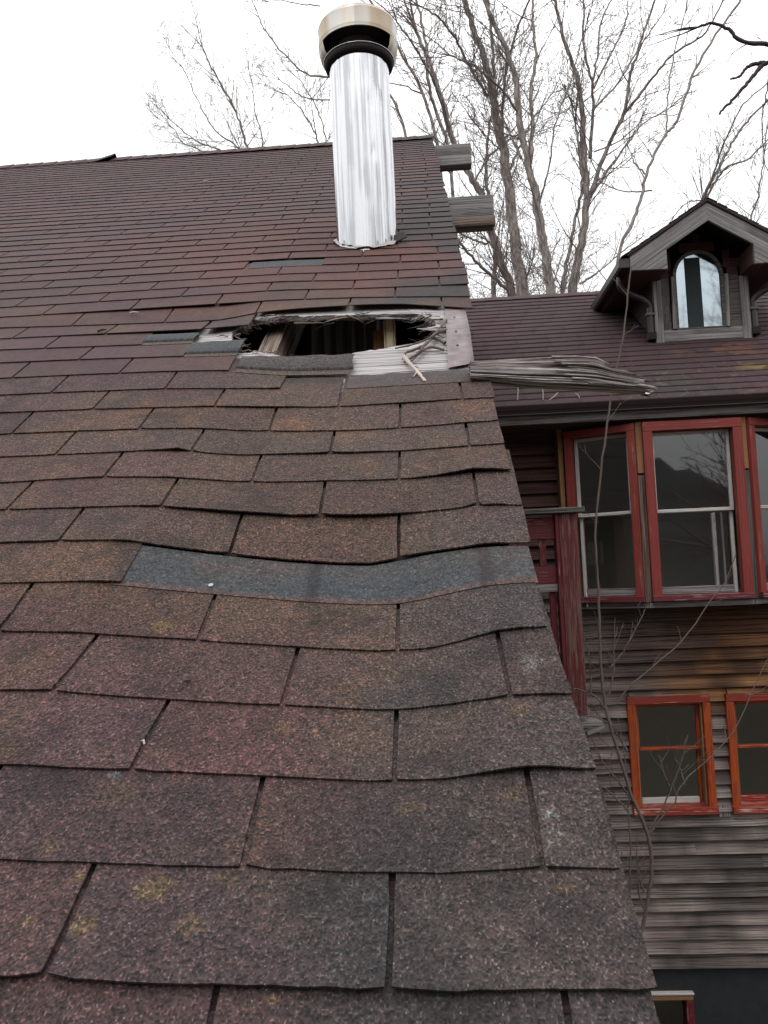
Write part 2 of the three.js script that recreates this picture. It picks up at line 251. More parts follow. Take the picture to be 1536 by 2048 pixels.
function roofTex(u0, u1, v0, v1, N, near) {
  const n = 220, low = []; for (let j = 0; j <= n; j++) { const a = []; for (let i = 0; i <= n; i++) a.push(roofBase(lerp(u0, u1, i / n), lerp(v0, v1, j / n))); low.push(a); }
  const hgt = near ? new Uint8Array(N * N * 4) : null, sc = (u1 - u0) / N, sv = (v1 - v0) / N;
  const t = tex(N, N, (i, j, o) => {
    const x = i / N * n, y = j / N * n, a = Math.floor(x), b = Math.floor(y), f = x - a, g = y - b, p = low[b][a], q = low[b][a + 1], r = low[b + 1][a], s = low[b + 1][a + 1];
    const u = u0 + i * sc, v = v0 + j * sv; let k, hh = 0.5;
    if (near) {
      const g1 = vn(u * 520, v * 440, 201), g2 = vn(u * 210, v * 170, 203), g3 = h2(i, j, 205), g4 = vn(u * 60, v * 60, 207);
      k = -0.12 + 1.22 * g1 + 0.66 * g2 + 0.4 * g3 + 0.3 * (g4 - 0.5); hh = g1 * 0.6 + g2 * 0.4; k = Math.max(0.16, k);
      if (g1 > 0.8 && g3 > 0.35) k *= 1.5 + g3 * 1.1; if (g1 < 0.22) k *= 0.6;
      const bald = sstep(0.6, 0.7, fbm(u * 13, v * 16, 221, 3) * 0.8 + 0.2 * g2); if (bald > 0) k *= 1 - 0.4 * bald;
    } else { k = 0.62 + 0.3 * h2(i, j, 211) + 0.42 * vn(i / 2.3, j / 2.3, 213) + 0.2 * (vn(i / 9, j / 9, 214) - 0.5); }
    const warm = (vn(u * 300, v * 300, 215) - 0.5) * 0.2;
    for (let c = 0; c < 3; c++) o[c] = k * ((p[c] * (1 - f) + q[c] * f) * (1 - g) + (r[c] * (1 - f) + s[c] * f) * g);
    o[0] *= 1 + warm; o[2] *= 1 - warm * 0.7;
    if (near && h2(i >> 1, j >> 1, 231) > 0.992) { const w = 0.06 + 0.1 * h2(i >> 1, j >> 1, 233); o[0] = w; o[1] = w * 0.94; o[2] = w * 0.92; }
    if (near) { const [sc2, w] = speck(u, v); if (w > 0) for (let c = 0; c < 3; c++) o[c] = lerp(o[c], sc2[c] * k, w); const q4 = (j * N + i) * 4; hgt[q4] = hgt[q4 + 1] = hgt[q4 + 2] = 255 * clamp(hh); hgt[q4 + 3] = 255; }
  });
  t.wrapS = t.wrapT = THREE.ClampToEdgeWrapping; let b = null;
  if (near) { b = new THREE.DataTexture(hgt, N, N); b.magFilter = THREE.LinearFilter; b.minFilter = THREE.LinearMipmapLinearFilter; b.generateMipmaps = true; b.needsUpdate = true; }
  return [t, b];
}
const NEAR = [-1.3, 0.3, -0.45, 1.75], FAR = [-8, 0.4, -1.1, 7.2];
const [nearMap, nearBump] = roofTex(...NEAR, 2048, true), [farMap] = roofTex(...FAR, 2048, false);
const shNear = std({ map: nearMap, bumpMap: nearBump, bumpScale: 0.004, roughness: 0.92, vertexColors: true });
const shFar = std({ map: farMap, roughness: 0.92, vertexColors: true });
// granules that never saw the weather, and the torn felt side
const freshTex = tex(512, 512, (i, j, o) => { const g1 = vn(i / 2.2, j / 2.2, 301), g2 = vn(i / 6, j / 6, 302), w = fbm(i / 60, j / 60, 303, 3), k = -0.15 + 1.35 * g1 + 0.6 * g2 + 0.3 * h2(i, j, 304) + (g1 > 0.86 ? 0.9 : 0), c = mix3(lin(53, 55, 57), lin(58, 55, 54), w); o[0] = c[0] * k; o[1] = c[1] * k; o[2] = c[2] * k; });
freshTex.repeat.set(2, 2);
const shFresh = std({ map: freshTex, roughness: 0.95, vertexColors: true });

const T = 0.0037;
function tabGeo(r, u0, u1, nu, near, tone, o = {}) {
  const mb = new MB(), R = near ? NEAR : FAR, ss = o.ss || [0, 0.12, 0.4, 0.75, 1.0, 1.85], v0 = rowV(r), ev = rowV(r + 1) - v0;
  const slotShift = (u) => o.slant ? 0 : 0;
  const top = [], bot = [];
  const at = (u, s) => { const v = v0 + s * ev; const l = liftAt(r, u) * Math.pow(clamp(1 - s / 0.95), 1.6); return [v, S(u, v) + 2 * T + 0.006 - T * s + l]; };
  for (let j = 0; j < ss.length; j++) { const a = [], b = []; for (let i = 0; i <= nu; i++) {
    let u = lerp(u0, u1, i / nu); if (i === 0) u += 0.002 * (vn(j * 2.1, r * 5.1 + u0 * 9, 3) - 0.5); if (i === nu) u += 0.002 * (vn(j * 2.3, r * 4.1 + u1 * 7, 5) - 0.5);
    let [v, h] = at(u, ss[j]); if (j === 0) v += 0.0022 * (vn(u * 60, r * 3.1, 77) - 0.5) + (near && (i === 0 || i === nu) ? 0.0012 + 0.004 * Math.pow(h2(r + 20, i, Math.round(u0 * 90) + 500), 4) : 0);
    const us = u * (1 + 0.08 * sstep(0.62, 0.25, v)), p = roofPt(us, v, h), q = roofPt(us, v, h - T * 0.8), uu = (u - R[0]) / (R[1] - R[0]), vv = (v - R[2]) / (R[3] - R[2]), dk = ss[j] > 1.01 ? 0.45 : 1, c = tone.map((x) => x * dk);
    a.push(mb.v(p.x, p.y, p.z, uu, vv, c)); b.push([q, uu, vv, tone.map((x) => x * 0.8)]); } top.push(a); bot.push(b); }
  for (let j = 0; j < ss.length - 1; j++) for (let i = 0; i < nu; i++) mb.q(top[j][i], top[j][i + 1], top[j + 1][i + 1], top[j + 1][i]);
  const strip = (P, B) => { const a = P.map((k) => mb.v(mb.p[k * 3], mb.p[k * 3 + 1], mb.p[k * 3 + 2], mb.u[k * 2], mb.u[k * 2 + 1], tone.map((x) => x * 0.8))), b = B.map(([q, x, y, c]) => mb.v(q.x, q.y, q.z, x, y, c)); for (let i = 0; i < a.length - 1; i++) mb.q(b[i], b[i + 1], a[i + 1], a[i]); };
  strip(top[0], bot[0]); strip(top.map((a) => a[0]).reverse(), bot.map((b) => b[0]).reverse()); strip(top.map((a) => a[nu]), bot.map((b) => b[nu]));
  return mb.geo(true);
}

// ------------------------------------------------------------------ ground and hill (seen only as what they shade and what the panes mirror)
{
  const mb = new MB(), N = 70, size = 420, ids = [];
  for (let j = 0; j <= N; j++) { const a = []; for (let i = 0; i <= N; i++) {
    const sx = i / N * 2 - 1, sz = j / N * 2 - 1, x = Math.sign(sx) * Math.pow(Math.abs(sx), 1.7) * size, z = Math.sign(sz) * Math.pow(Math.abs(sz), 1.7) * size;
    const y = -5.4 + 0.15 * (fbm(x * 0.2, z * 0.2, 61) - 0.5) * sstep(3, 12, Math.hypot(x, z)); a.push(mb.v(x, y, z, x, z)); } ids.push(a); }
  for (let j = 0; j < N; j++) for (let i = 0; i < N; i++) mb.q(ids[j][i], ids[j + 1][i], ids[j + 1][i + 1], ids[j][i + 1]);
  const gt = tex(512, 512, (i, j, o) => { const n = fbm(i / 30, j / 30, 71, 4), m = fbm(i / 5, j / 5, 72, 3), c = mix3(lin(62, 52, 42), lin(66, 62, 46), sstep(0.4, 0.6, n)); const k = 0.6 + 0.8 * m; o[0] = c[0] * k; o[1] = c[1] * k; o[2] = c[2] * k; }); gt.repeat.set(0.25, 0.25);
  const g = mesh('ground', mb.geo(), std({ map: gt, roughness: 1 })); g.userData.kind = 'structure';
  const hb = new MB(), hid = [];
  for (let j = 0; j <= 36; j++) { const a = []; for (let i = 0; i <= 80; i++) { const x = -200 + i * 5, z = 26 + j * 2.4, sl = j / 36, n = fbm(x * 0.06, z * 0.06, 81, 4), crest = clamp(10.5 - (x - 27) * (x > 27 ? 0.9 : 0.22), 5, 30) + 5 * (vn(x * 0.03, 0.5, 83) - 0.5) + 2.4 * (vn(x * 0.35, 0.2, 85) - 0.5), y = -6 + (crest + 6) * Math.sin(Math.min(1.15, sl * 1.5) * 1.4) / 0.985 + 2.5 * (n - 0.5) * sstep(0, 0.2, sl) + 1.6 * (h2(i, j, 5) - 0.5) * sstep(0, 0.1, sl); a.push(hb.v(x, y, z, x / 10, (y + z) / 10)); } hid.push(a); }
  for (let j = 0; j < 36; j++) for (let i = 0; i < 80; i++) hb.q(hid[j][i], hid[j][i + 1], hid[j + 1][i + 1], hid[j + 1][i]);
  const ht = tex(256, 256, (i, j, o) => { const n = fbm(i / 8, j / 12, 91, 4), c = mix3(lin(28, 28, 32), lin(56, 53, 53), n); o[0] = c[0]; o[1] = c[1]; o[2] = c[2]; });
  const hm = mesh('wooded_hill', hb.geo(), std({ map: ht, roughness: 1 })); hm.userData.kind = 'structure';
}

// ------------------------------------------------------------------ the near house
function surfUV(x, y, off = 0) { let h = 0, q; for (let k = 0; k < 6; k++) { q = roofUV(x, y, h + off); h = S(q[0], q[1]); } return q; }
const surfPt = (u, v, off = 0) => roofPt(u, v, S(u, v) + off);
const nearHouse = thing('shingled_house', 'old house with a sagging brown asphalt shingle roof and a rotted hole beside its edge', 'house');
const roof = sub('roof', nearHouse);
roof.userData.label = 'brown asphalt shingle roof with missing tabs and a rotted hole';
const GX = 0.1;
{ // deck: sheets of boards under the shingles, left open round the hole
  const us = []; for (let u = -8; u < -1.3; u += 0.6) us.push(u); for (let u = -1.3; u < 0.21; u += 0.05) us.push(u); us.push(0.192);
  const vs = []; for (let r = -8; r <= 57; r += 0.5) vs.push(Math.min(rowV(Math.floor(r)) + (r % 1 ? 0.5 * E : 0), VR - 0.01));
  const mb = new MB();
  const U0 = us.find((u) => u > -0.76), U1 = 0.192, V0 = vs.find((v) => v > 1.4), V1 = vs.find((v) => v > 2.33);
  for (const off of [-0.003, -0.03]) { const id = vs.map((v) => us.map((u) => { const p = surfPt(u, v, off); return mb.v(p.x, p.y, p.z, u, v); }));
    for (let j = 0; j < vs.length - 1; j++) for (let i = 0; i < us.length - 1; i++) { if (us[i] >= U0 - 1e-6 && us[i + 1] <= U1 + 1e-6 && vs[j] >= V0 - 1e-6 && vs[j + 1] <= V1 + 1e-6) continue; mb.q(id[j][i], id[j][i + 1], id[j + 1][i + 1], id[j + 1][i]); } }
  mesh('roof_deck', mb.geo(), M.dark, roof);
  // boards round the hole, ragged where they rotted
  const pix = [[463, 664], [478, 655], [492, 646], [505, 640], [522, 636], [548, 634], [570, 631], [600, 633], [640, 631], [690, 630], [740, 629], [800, 627], [835, 628], [858, 634], [872, 646], [876, 660], [868, 676], [845, 684], [800, 692], [760, 698], [720, 704], [680, 710], [640, 716], [600, 716], [570, 713], [545, 708], [520, 704], [500, 706], [480, 706], [468, 700], [463, 684]];
  const poly = pix.map(([x, y]) => surfUV(x, y, -0.003)), fine = [];
  poly.forEach((a, k) => { const b = poly[(k + 1) % poly.length]; for (let t = 0; t < 4; t++) { const f = t / 4, w = t ? 1 : 0.5; fine.push(new THREE.Vector2(lerp(a[0], b[0], f) + w * rr(-0.004, 0.004), lerp(a[1], b[1], f) + w * rr(-0.004, 0.004))); } });
  const sh = new THREE.Shape([[U0, V0], [U1, V0], [U1, V1], [U0, V1]].map((q) => new THREE.Vector2(...q))); sh.holes.push(new THREE.Path(fine));
  let g = new THREE.ExtrudeGeometry(sh, { depth: 0.018, bevelEnabled: false }); g = new TessellateModifier(0.07, 8).modify(g);
  const P = g.attributes.position, uv = []; for (let k = 0; k < P.count; k++) { const u = P.getX(k), v = P.getY(k), d = P.getZ(k), p = surfPt(u, v, -0.003 - 0.018 + d); P.setXYZ(k, p.x, p.y, p.z); uv.push(u, v + d); }
  g.setAttribute('uv', new THREE.Float32BufferAttribute(uv, 2)); g.computeVertexNormals();
  const dk = mesh('deck_board', g, M.white, roof); dk.userData.label = 'bleached bare boards round the rotted hole';
  // splintered fibres along the rim of the hole
  const fb = new MB(), fd = new MB();
  for (let k = 0; k < fine.length; k++) { const a = fine[k], right = a.x > 0.02, top = a.y > 1.98, n = right ? 2 : top ? 1 : a.x < -0.36 ? 2 : 0;
    for (let q = 0; q < n; q++) { const L = right ? rr(0.02, 0.09) : rr(0.02, 0.075), ang = right ? rr(2.2, 4.2) : top ? (rnd() < 0.5 ? rr(-0.35, 0.15) : rr(2.95, 3.5)) : rr(-1, 0.9), s = surfPt(a.x + rr(-0.012, 0.012) + (right ? 0.02 : 0), a.y + rr(-0.006, 0.014), rr(-0.03, 0.003));
      const dv = V3(Math.cos(ang), Math.sin(ang) * sn + 0, -Math.sin(ang) * cs).multiplyScalar(L), e1 = s.clone().addScaledVector(dv, 0.5).add(V3(0, rr(-0.012, 0.006), 0)), e2 = s.clone().add(dv).add(V3(0, rr(-0.02, 0.008), 0)), w = rr(0.0008, 0.003);
      tubeInto(rnd() < 0.5 ? fb : fd, [s, e1, e2], [w, w * 0.8, w * 0.15], 4, 1); } }
  for (let k = 0; k < fine.length; k += 1) { const a = fine[k], right = a.x > 0.04, top = a.y > 1.98, left = a.x < -0.38; if (!(right || top || left) || h2(k, 4, 9) < (top ? 0.55 : 0.3)) continue; // flat torn slivers
    const L = rr(0.03, right ? 0.1 : left ? 0.06 : 0.12), w = rr(0.004, 0.014), along = right ? rr(2.5, 3.7) : top ? (rnd() < 0.6 ? rr(-0.16, 0.1) : rr(3.0, 3.3)) : rr(-0.6, 0.5), mb = new MB(), h0 = rr(-0.022, 0.0), dh = rr(-0.02, 0.004), u0 = a.x + (right ? 0.035 : top ? -Math.cos(along) * L * 0.5 : -0.02), v0 = a.y + rr(-0.004, top ? 0.016 : 0.008), ids = [];
    for (let q = 0; q <= 4; q++) { const t = q / 4, ww = w * (1 - t * t) * (0.7 + 0.6 * h2(k, q, 3)) + 0.0006, cu = u0 + Math.cos(along) * L * t, cv = v0 + Math.sin(along) * L * t + 0.006 * (h2(k, q, 8) - 0.5) * t, hh = h0 + dh * t * t; ids.push([[-ww, 0], [ww, 0], [ww * 0.8, -0.006 * (1 - t * 0.8)], [-ww * 0.8, -0.006 * (1 - t * 0.8)]].map(([o, d]) => { const p = surfPt(cu - Math.sin(along) * o, cv + Math.cos(along) * o, hh + d); return mb.v(p.x, p.y, p.z, L * t + k * 0.31, o * 2 + k * 0.17 + d); })); }
    for (let q = 0; q < 4; q++) for (let e = 0; e < 4; e++) mb.q(ids[q][e], ids[q][(e + 1) % 4], ids[q + 1][(e + 1) % 4], ids[q + 1][e]);
    mesh('torn_sliver', mb.geo(), left ? M.rotten : h2(k, 1, 2) < 0.3 ? M.white : h2(k, 1, 2) < 0.65 ? M.grey : M.rotten, roof); }
  const f1 = mesh('rotten_fibre', fb.geo(), M.grey, roof), f2 = mesh('rotten_fibre', fd.geo(), M.rotten, roof); f1.userData.kind = f2.userData.kind = 'stuff';
}
{ // shingle tabs
  const stuff = [], leftU = (r) => { const y = clamp(1024 - 1, 0, 1); return 0; };
  const gone = (r, um) => (r === 5 && um > -0.47) || (r === 12 && um > -0.29) || (r === 13 && um > -0.46) || (r === 14 && um > -0.63) || (r === 15 && um > -0.8) || (r === 16 && um > -0.64) || (r === 22 && um > -0.6 && um < -0.31);
  const seen = (p) => { const c = p.clone().project(camera); return c.z < 1 && p.z < 0 && Math.abs(c.x) < 1.06 && Math.abs(c.y) < 1.06; };
  let count = 0;
  for (let r = -7; r < ROWS; r++) {
    const cuts = [UR + rr(-0.006, 0.005)]; const par = ((r % 2) + 2) % 2, dr = -0.02 * clamp((r - 11) / 4) + (r > 20 ? rr(-0.012, 0.012) : 0);
    for (let k = par ? 1 : 0; k > -54; k -= 2) cuts.push(k * HALF + dr + (r > 11 ? rr(-0.004, 0.004) : 0));
    let tailTone = 1;
    for (let k = 0; k < cuts.length - 1; k++) {
      const u1 = cuts[k] - (k ? 0.0033 : 0), u0 = cuts[k + 1] + 0.0033, um = (u0 + u1) / 2; if (gone(r, um)) continue;
      const near = r < 13 && u0 > -1.28, b = rr(0.86, 1.12), w = rr(-0.07, 0.07), tone = [b * (1 + w), b, b * (1 - w * 0.8)];
      const vis = r < 28 && (seen(surfPt(u0, rowV(r))) || seen(surfPt(u1, rowV(r + 1))) || seen(surfPt(um, rowV(r) + 0.06)));
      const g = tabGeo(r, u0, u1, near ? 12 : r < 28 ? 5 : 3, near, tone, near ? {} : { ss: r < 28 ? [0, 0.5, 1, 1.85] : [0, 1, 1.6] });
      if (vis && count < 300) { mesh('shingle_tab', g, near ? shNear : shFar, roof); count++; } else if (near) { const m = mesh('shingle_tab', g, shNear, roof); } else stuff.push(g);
    }
  }
  const st = mesh('distant_shingles', mergeGeometries(stuff), shFar, roof); st.userData.kind = 'stuff';
  // the grey stub of a tab left of the hole
  mesh('shingle_tab', tabGeo(16, -0.62, -0.478, 6, false, [0.8, 0.95, 1.05]), shFar, roof);
  // headlaps laid bare where tabs blew off
  const headlap = (r, u0, u1, s0, s1, tones, rag, marks = [], lift = 0, mat = shFresh) => {
    const mb = new MB(), nu = Math.max(6, Math.round((u1 - u0) / 0.0125)), nv = tones.length - 1, v0 = rowV(r), ev = rowV(r + 1) - v0, rows = [];
    for (let j = 0; j <= nv; j++) { const a = []; for (let i = 0; i <= nu; i++) { let u = lerp(u0, u1, i / nu); if (i === 0 || i === nu) u += rag * 0.5 * (vn(j * 1.7, r + i, 33) - 0.5); const sj = tones[j][0], v = v0 + (sj + (j === nv ? rag * 8 * (vn(u * 40, r * 3, 35) - 0.5) * 0.6 : j ? 0.06 * (vn(u * 22, r, 36) - 0.5) : 0)) * ev, p = surfPt(u, v, 2 * T + 0.0075 - T * sj + lift); const mk = marks.some((q) => Math.abs(u - q) < 0.012) ? 0.5 : 1, wr = marks.length ? clamp(0.9 * sstep(0.5, 0.62, fbm(u * 7, v * 12, 231, 3)) + 0.6 * sstep(0.08, 0.2, u)) : 0; a.push(mb.v(p.x, p.y, p.z, u, v, tones[j][1].map((c, q) => c * mk * (mk < 1 && q === 0 ? 1.2 : 1) * lerp(1, [1.22, 0.98, 0.86][q], wr)))); } rows.push(a); }
    for (let j = 0; j < nv; j++) for (let i = 0; i < nu; i++) mb.q(rows[j][i], rows[j][i + 1], rows[j + 1][i + 1], rows[j + 1][i]);
    if (lift) { const lo = rows[0], l2 = lo.map((k) => mb.v(mb.p[k * 3], mb.p[k * 3 + 1] - lift - 0.002, mb.p[k * 3 + 2] - 0.001, mb.u[k * 2], mb.u[k * 2 + 1], [0.8, 0.8, 0.8])); for (let i = 0; i < nu; i++) mb.q(l2[i], l2[i + 1], lo[i + 1], lo[i]); }
    const tp = rows[nv], dn = tp.map((k) => mb.v(mb.p[k * 3], mb.p[k * 3 + 1] - 0.004, mb.p[k * 3 + 2], mb.u[k * 2], mb.u[k * 2 + 1], [0.5, 0.5, 0.5])); for (let i = 0; i < nu; i++) mb.q(tp[i], tp[i + 1], dn[i + 1], dn[i]);
    const m = mesh('shingle_headlap', mb.geo(true), mat, roof); m.userData.label = 'bare grey upper strip of a shingle whose cover blew off'; return m;
  };
  const pink = [1.5, 1.0, 0.88], blue = [0.86, 0.97, 1.04], plain = [1, 1, 1], warm = [1.2, 1.0, 0.92], tan = [1.75, 1.28, 0.95];
  headlap(4, -0.478, UR - 0.001, 0, 0, [[0.97, pink], [1.06, [1.5, 1.02, 0.9]], [1.1, blue], [1.4, [0.8, 0.93, 1.04]], [1.7, plain], [1.98, plain]], 0, [-0.152, 0.153]);
  headlap(11, -0.142, UR - 0.002, 0, 0, [[0.99, [1.4, 0.88, 0.78]], [1.06, [1.35, 0.92, 0.83]], [1.3, [1.26, 0.95, 0.88]], [1.6, [1.2, 0.93, 0.88]], [1.92, [1.2, 0.95, 0.9]]], 0.012);
  headlap(12, -0.452, -0.136, 0, 0, [[0.95, tan], [1.08, tan], [1.3, tan]], 0.004); headlap(12, -0.452, -0.134, 0, 0, [[1.2, [1.2, 1, 0.97]], [1.5, [1.2, 1, 0.97]], [1.85, [1.25, 1.0, 0.97]]], 0.014, [], 0.006);
  headlap(13, -0.625, -0.47, 0, 0, [[0.96, tan], [1.06, tan], [1.28, tan]], 0.004); headlap(13, -0.625, -0.468, 0, 0, [[1.18, [0.95, 1, 1.03]], [1.5, [0.95, 1, 1.03]], [1.95, [0.9, 0.98, 1.02]]], 0.008, [], 0.006);
  headlap(14, -0.785, -0.63, 0, 0, [[0.96, tan], [1.05, tan], [1.3, tan]], 0.004); headlap(14, -0.785, -0.628, 0, 0, [[1.2, [0.9, 1.05, 1.1]], [1.5, [0.9, 1.05, 1.1]], [1.75, [0.9, 1.05, 1.1]]], 0.006, [], 0.006);
  headlap(21, -0.61, -0.31, 0, 0, [[0.97, warm], [1.15, warm], [1.25, [0.95, 1.05, 1.1]], [1.9, [0.95, 1.05, 1.1]]], 0);
  // ridge caps
  for (let k = 0; k < 34; k++) { const u1 = UR - k * 0.13 - (k > 20 ? 0.01 : 0), u0 = u1 - 0.165, mb = new MB(), id = [], b = rr(0.85, 1.1); const up = (k === 21 ? 0.03 : 0);
    for (const [dv, h] of [[-0.13, 0.012], [-0.04, 0.016], [0.02, 0.02]]) { id.push([u0, (u0 + u1) / 2, u1].map((u, q) => { const p = roofPt(u, VR + dv, h + 0.006 * q / 2 + up * (q / 2) + 0.004 * vn(u * 3, 1, 5)); return mb.v(p.x, p.y, p.z, (u + 8) / 8.4, (VR - 0.2 + dv + 1.1) / 8.3, [b, b, b]); })); }
    const bk = id[2].map((i, q) => mb.v(mb.p[i * 3], mb.p[i * 3 + 1] - 0.05, mb.p[i * 3 + 2] - 0.07, 0.5, 0.9, [b, b, b])); id.push(bk);
    for (let j = 0; j < 3; j++) for (let i = 0; i < 2; i++) mb.q(id[j][i], id[j][i + 1], id[j + 1][i + 1], id[j + 1][i]);
    const lo = id.map((a) => mb.v(mb.p[a[2] * 3] , mb.p[a[2] * 3 + 1] - 0.006, mb.p[a[2] * 3 + 2], 0.5, 0.5, [0.6, 0.6, 0.6])); for (let j = 0; j < 3; j++) mb.q(id[j][2], lo[j], lo[j + 1], id[j + 1][2]);
    mesh('ridge_shingle', mb.geo(true), shFar, roof); }
  { // rear slope
    const mb = new MB(), p = [roofPt(UR, VR, 0), roofPt(-8, VR, 0)], q = p.map((a) => V3(a.x, a.y - 7.2 * sn, a.z - 7.2 * cs)); const i = [...p, ...q].map((a) => mb.v(a.x, a.y, a.z, a.x, a.z)); mb.q(i[0], i[1], i[3], i[2]); const j = [...p, ...q].map((a) => mb.v(a.x, a.y - 0.04, a.z, a.x, a.z)); mb.q(j[0], j[1], j[3], j[2]); mb.q(i[0], j[0], j[2], i[2]);
    const far2 = std({ color: col(C.base), roughness: 0.95 }); mesh('rear_slope', mb.geo(), far2, roof);
  }
  // metal edge laid bare at the rake
  { const a = surfUV(890, 622), b = surfUV(931, 622), c = surfUV(946, 714), d = surfUV(895, 722), mb = new MB(), n = 8, id = []; for (let j = 0; j <= n; j++) { const t = j / n; id.push([0, 0.5, 1].map((s) => { const u = lerp(lerp(d[0], c[0], s), lerp(a[0], b[0], s), t), v = lerp(lerp(d[1], c[1], s) - 0.05, lerp(a[1], b[1], s) + 0.04, t), p = surfPt(u, v, 0.006 + 0.002 * Math.sin(t * 5 + s)); return mb.v(p.x, p.y, p.z, u, v); })); }
    for (let j = 0; j < n; j++) for (let i = 0; i < 2; i++) mb.q(id[j][i], id[j][i + 1], id[j + 1][i + 1], id[j + 1][i]);
    const dn = id.map((r) => mb.v(mb.p[r[2] * 3] + 0.002, mb.p[r[2] * 3 + 1] - 0.05, mb.p[r[2] * 3 + 2], 0.1, 0)); for (let j = 0; j < n; j++) mb.q(id[j][2], dn[j], dn[j + 1], id[j + 1][2]);
    const dl = id.map((r) => mb.v(mb.p[r[0] * 3], mb.p[r[0] * 3 + 1] - 0.006, mb.p[r[0] * 3 + 2], 0.1, 0)); for (let j = 0; j < n; j++) mb.q(id[j][0], dl[j], dl[j + 1], id[j + 1][0]);
    mesh('metal_edge', mb.geo(), M.flash, roof).userData.label = 'bare pinkish sheet metal strip along the roof edge';
    for (const [x, y] of [[909, 640], [915, 696], [912, 668]]) { const q = surfUV(x, y), p = surfPt(q[0], q[1], 0.009), m = mesh('nail_head', new THREE.CylinderGeometry(0.003, 0.0035, 0.002, 8), M.rotten, roof); m.position.copy(p); m.rotation.x = SL; }
  }
  // rake board and drip edge under the shingle ends
  { const mb = new MB(); const n = 60, prof = [[0.191, -0.001], [0.191, -0.03], [0.175, -0.03], [0.175, -0.16], [0.155, -0.16]], id = []; for (let j = 0; j <= n; j++) { const v = lerp(-1, VR, j / n); id.push(prof.map(([u, h]) => { const p = surfPt(UR, v, h); return mb.v(RX + u, p.y, p.z, v, u + h); })); } for (let j = 0; j < n; j++) for (let i = 0; i < prof.length - 1; i++) mb.q(id[j][i], id[j + 1][i], id[j + 1][i + 1], id[j][i + 1]); mesh('rake_board', mb.geo(), M.greyDark, nearHouse); }
}
{ // walls, rafters and what shows inside the hole
  const yAt = (z) => RY + (RZ - z) * sn / cs, yr = RY + VR * sn, zr = RZ - VR * cs, zb = zr - 6.9, yb = yr - 6.9 * sn / cs;
  const gable = (x0, x1) => { const s = new THREE.Shape([[0.25, -5.4], [0.25, yAt(-0.25) - 0.62], [-zr, yr - 0.1], [-zb + 0.3, yb], [-zb + 0.3, -5.4]].map(([a, b]) => new THREE.Vector2(a, b))); const g = new THREE.ExtrudeGeometry(s, { depth: x1 - x0, bevelEnabled: false }); g.rotateY(Math.PI / 2); g.translate(x0, 0, 0); return g; };
  mesh('gable_wall', gable(0.05, 0.11), M.greyDark, nearHouse); mesh('gable_wall', gable(-8, -7.9), M.greyDark, nearHouse);
  boxAt('front_wall', -7.9, 0.05, -5.4, yAt(-0.25) - 0.3, -0.35, -0.25, M.greyDark, nearHouse);
  boxAt('back_wall', -7.9, 0.05, -5.4, yb - 0.1, zb + 0.3, zb + 0.4, M.greyDark, nearHouse);
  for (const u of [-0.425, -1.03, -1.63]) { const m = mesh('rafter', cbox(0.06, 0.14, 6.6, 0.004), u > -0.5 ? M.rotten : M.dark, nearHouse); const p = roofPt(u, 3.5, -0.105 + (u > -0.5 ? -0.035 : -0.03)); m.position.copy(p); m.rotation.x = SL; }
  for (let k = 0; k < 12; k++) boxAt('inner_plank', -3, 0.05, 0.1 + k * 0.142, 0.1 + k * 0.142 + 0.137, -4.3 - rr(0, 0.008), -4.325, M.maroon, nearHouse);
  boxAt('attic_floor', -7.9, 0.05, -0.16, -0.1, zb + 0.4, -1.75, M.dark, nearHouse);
  const a = atZ(766, 690, -2.58), b = atZ(791, 690, -2.58); boxAt('stud', a.x + 0.004, b.x, -0.1, yAt(-2.58) - 0.055, -2.66, -2.58, M.stud, nearHouse).userData.label = 'pale wooden stud inside the hole';
  boxAt('stud', a.x - 0.035, a.x + 0.003, -0.1, yAt(-2.7) - 0.16, -2.72, -2.64, M.tan, nearHouse);
}
const purlins = [];
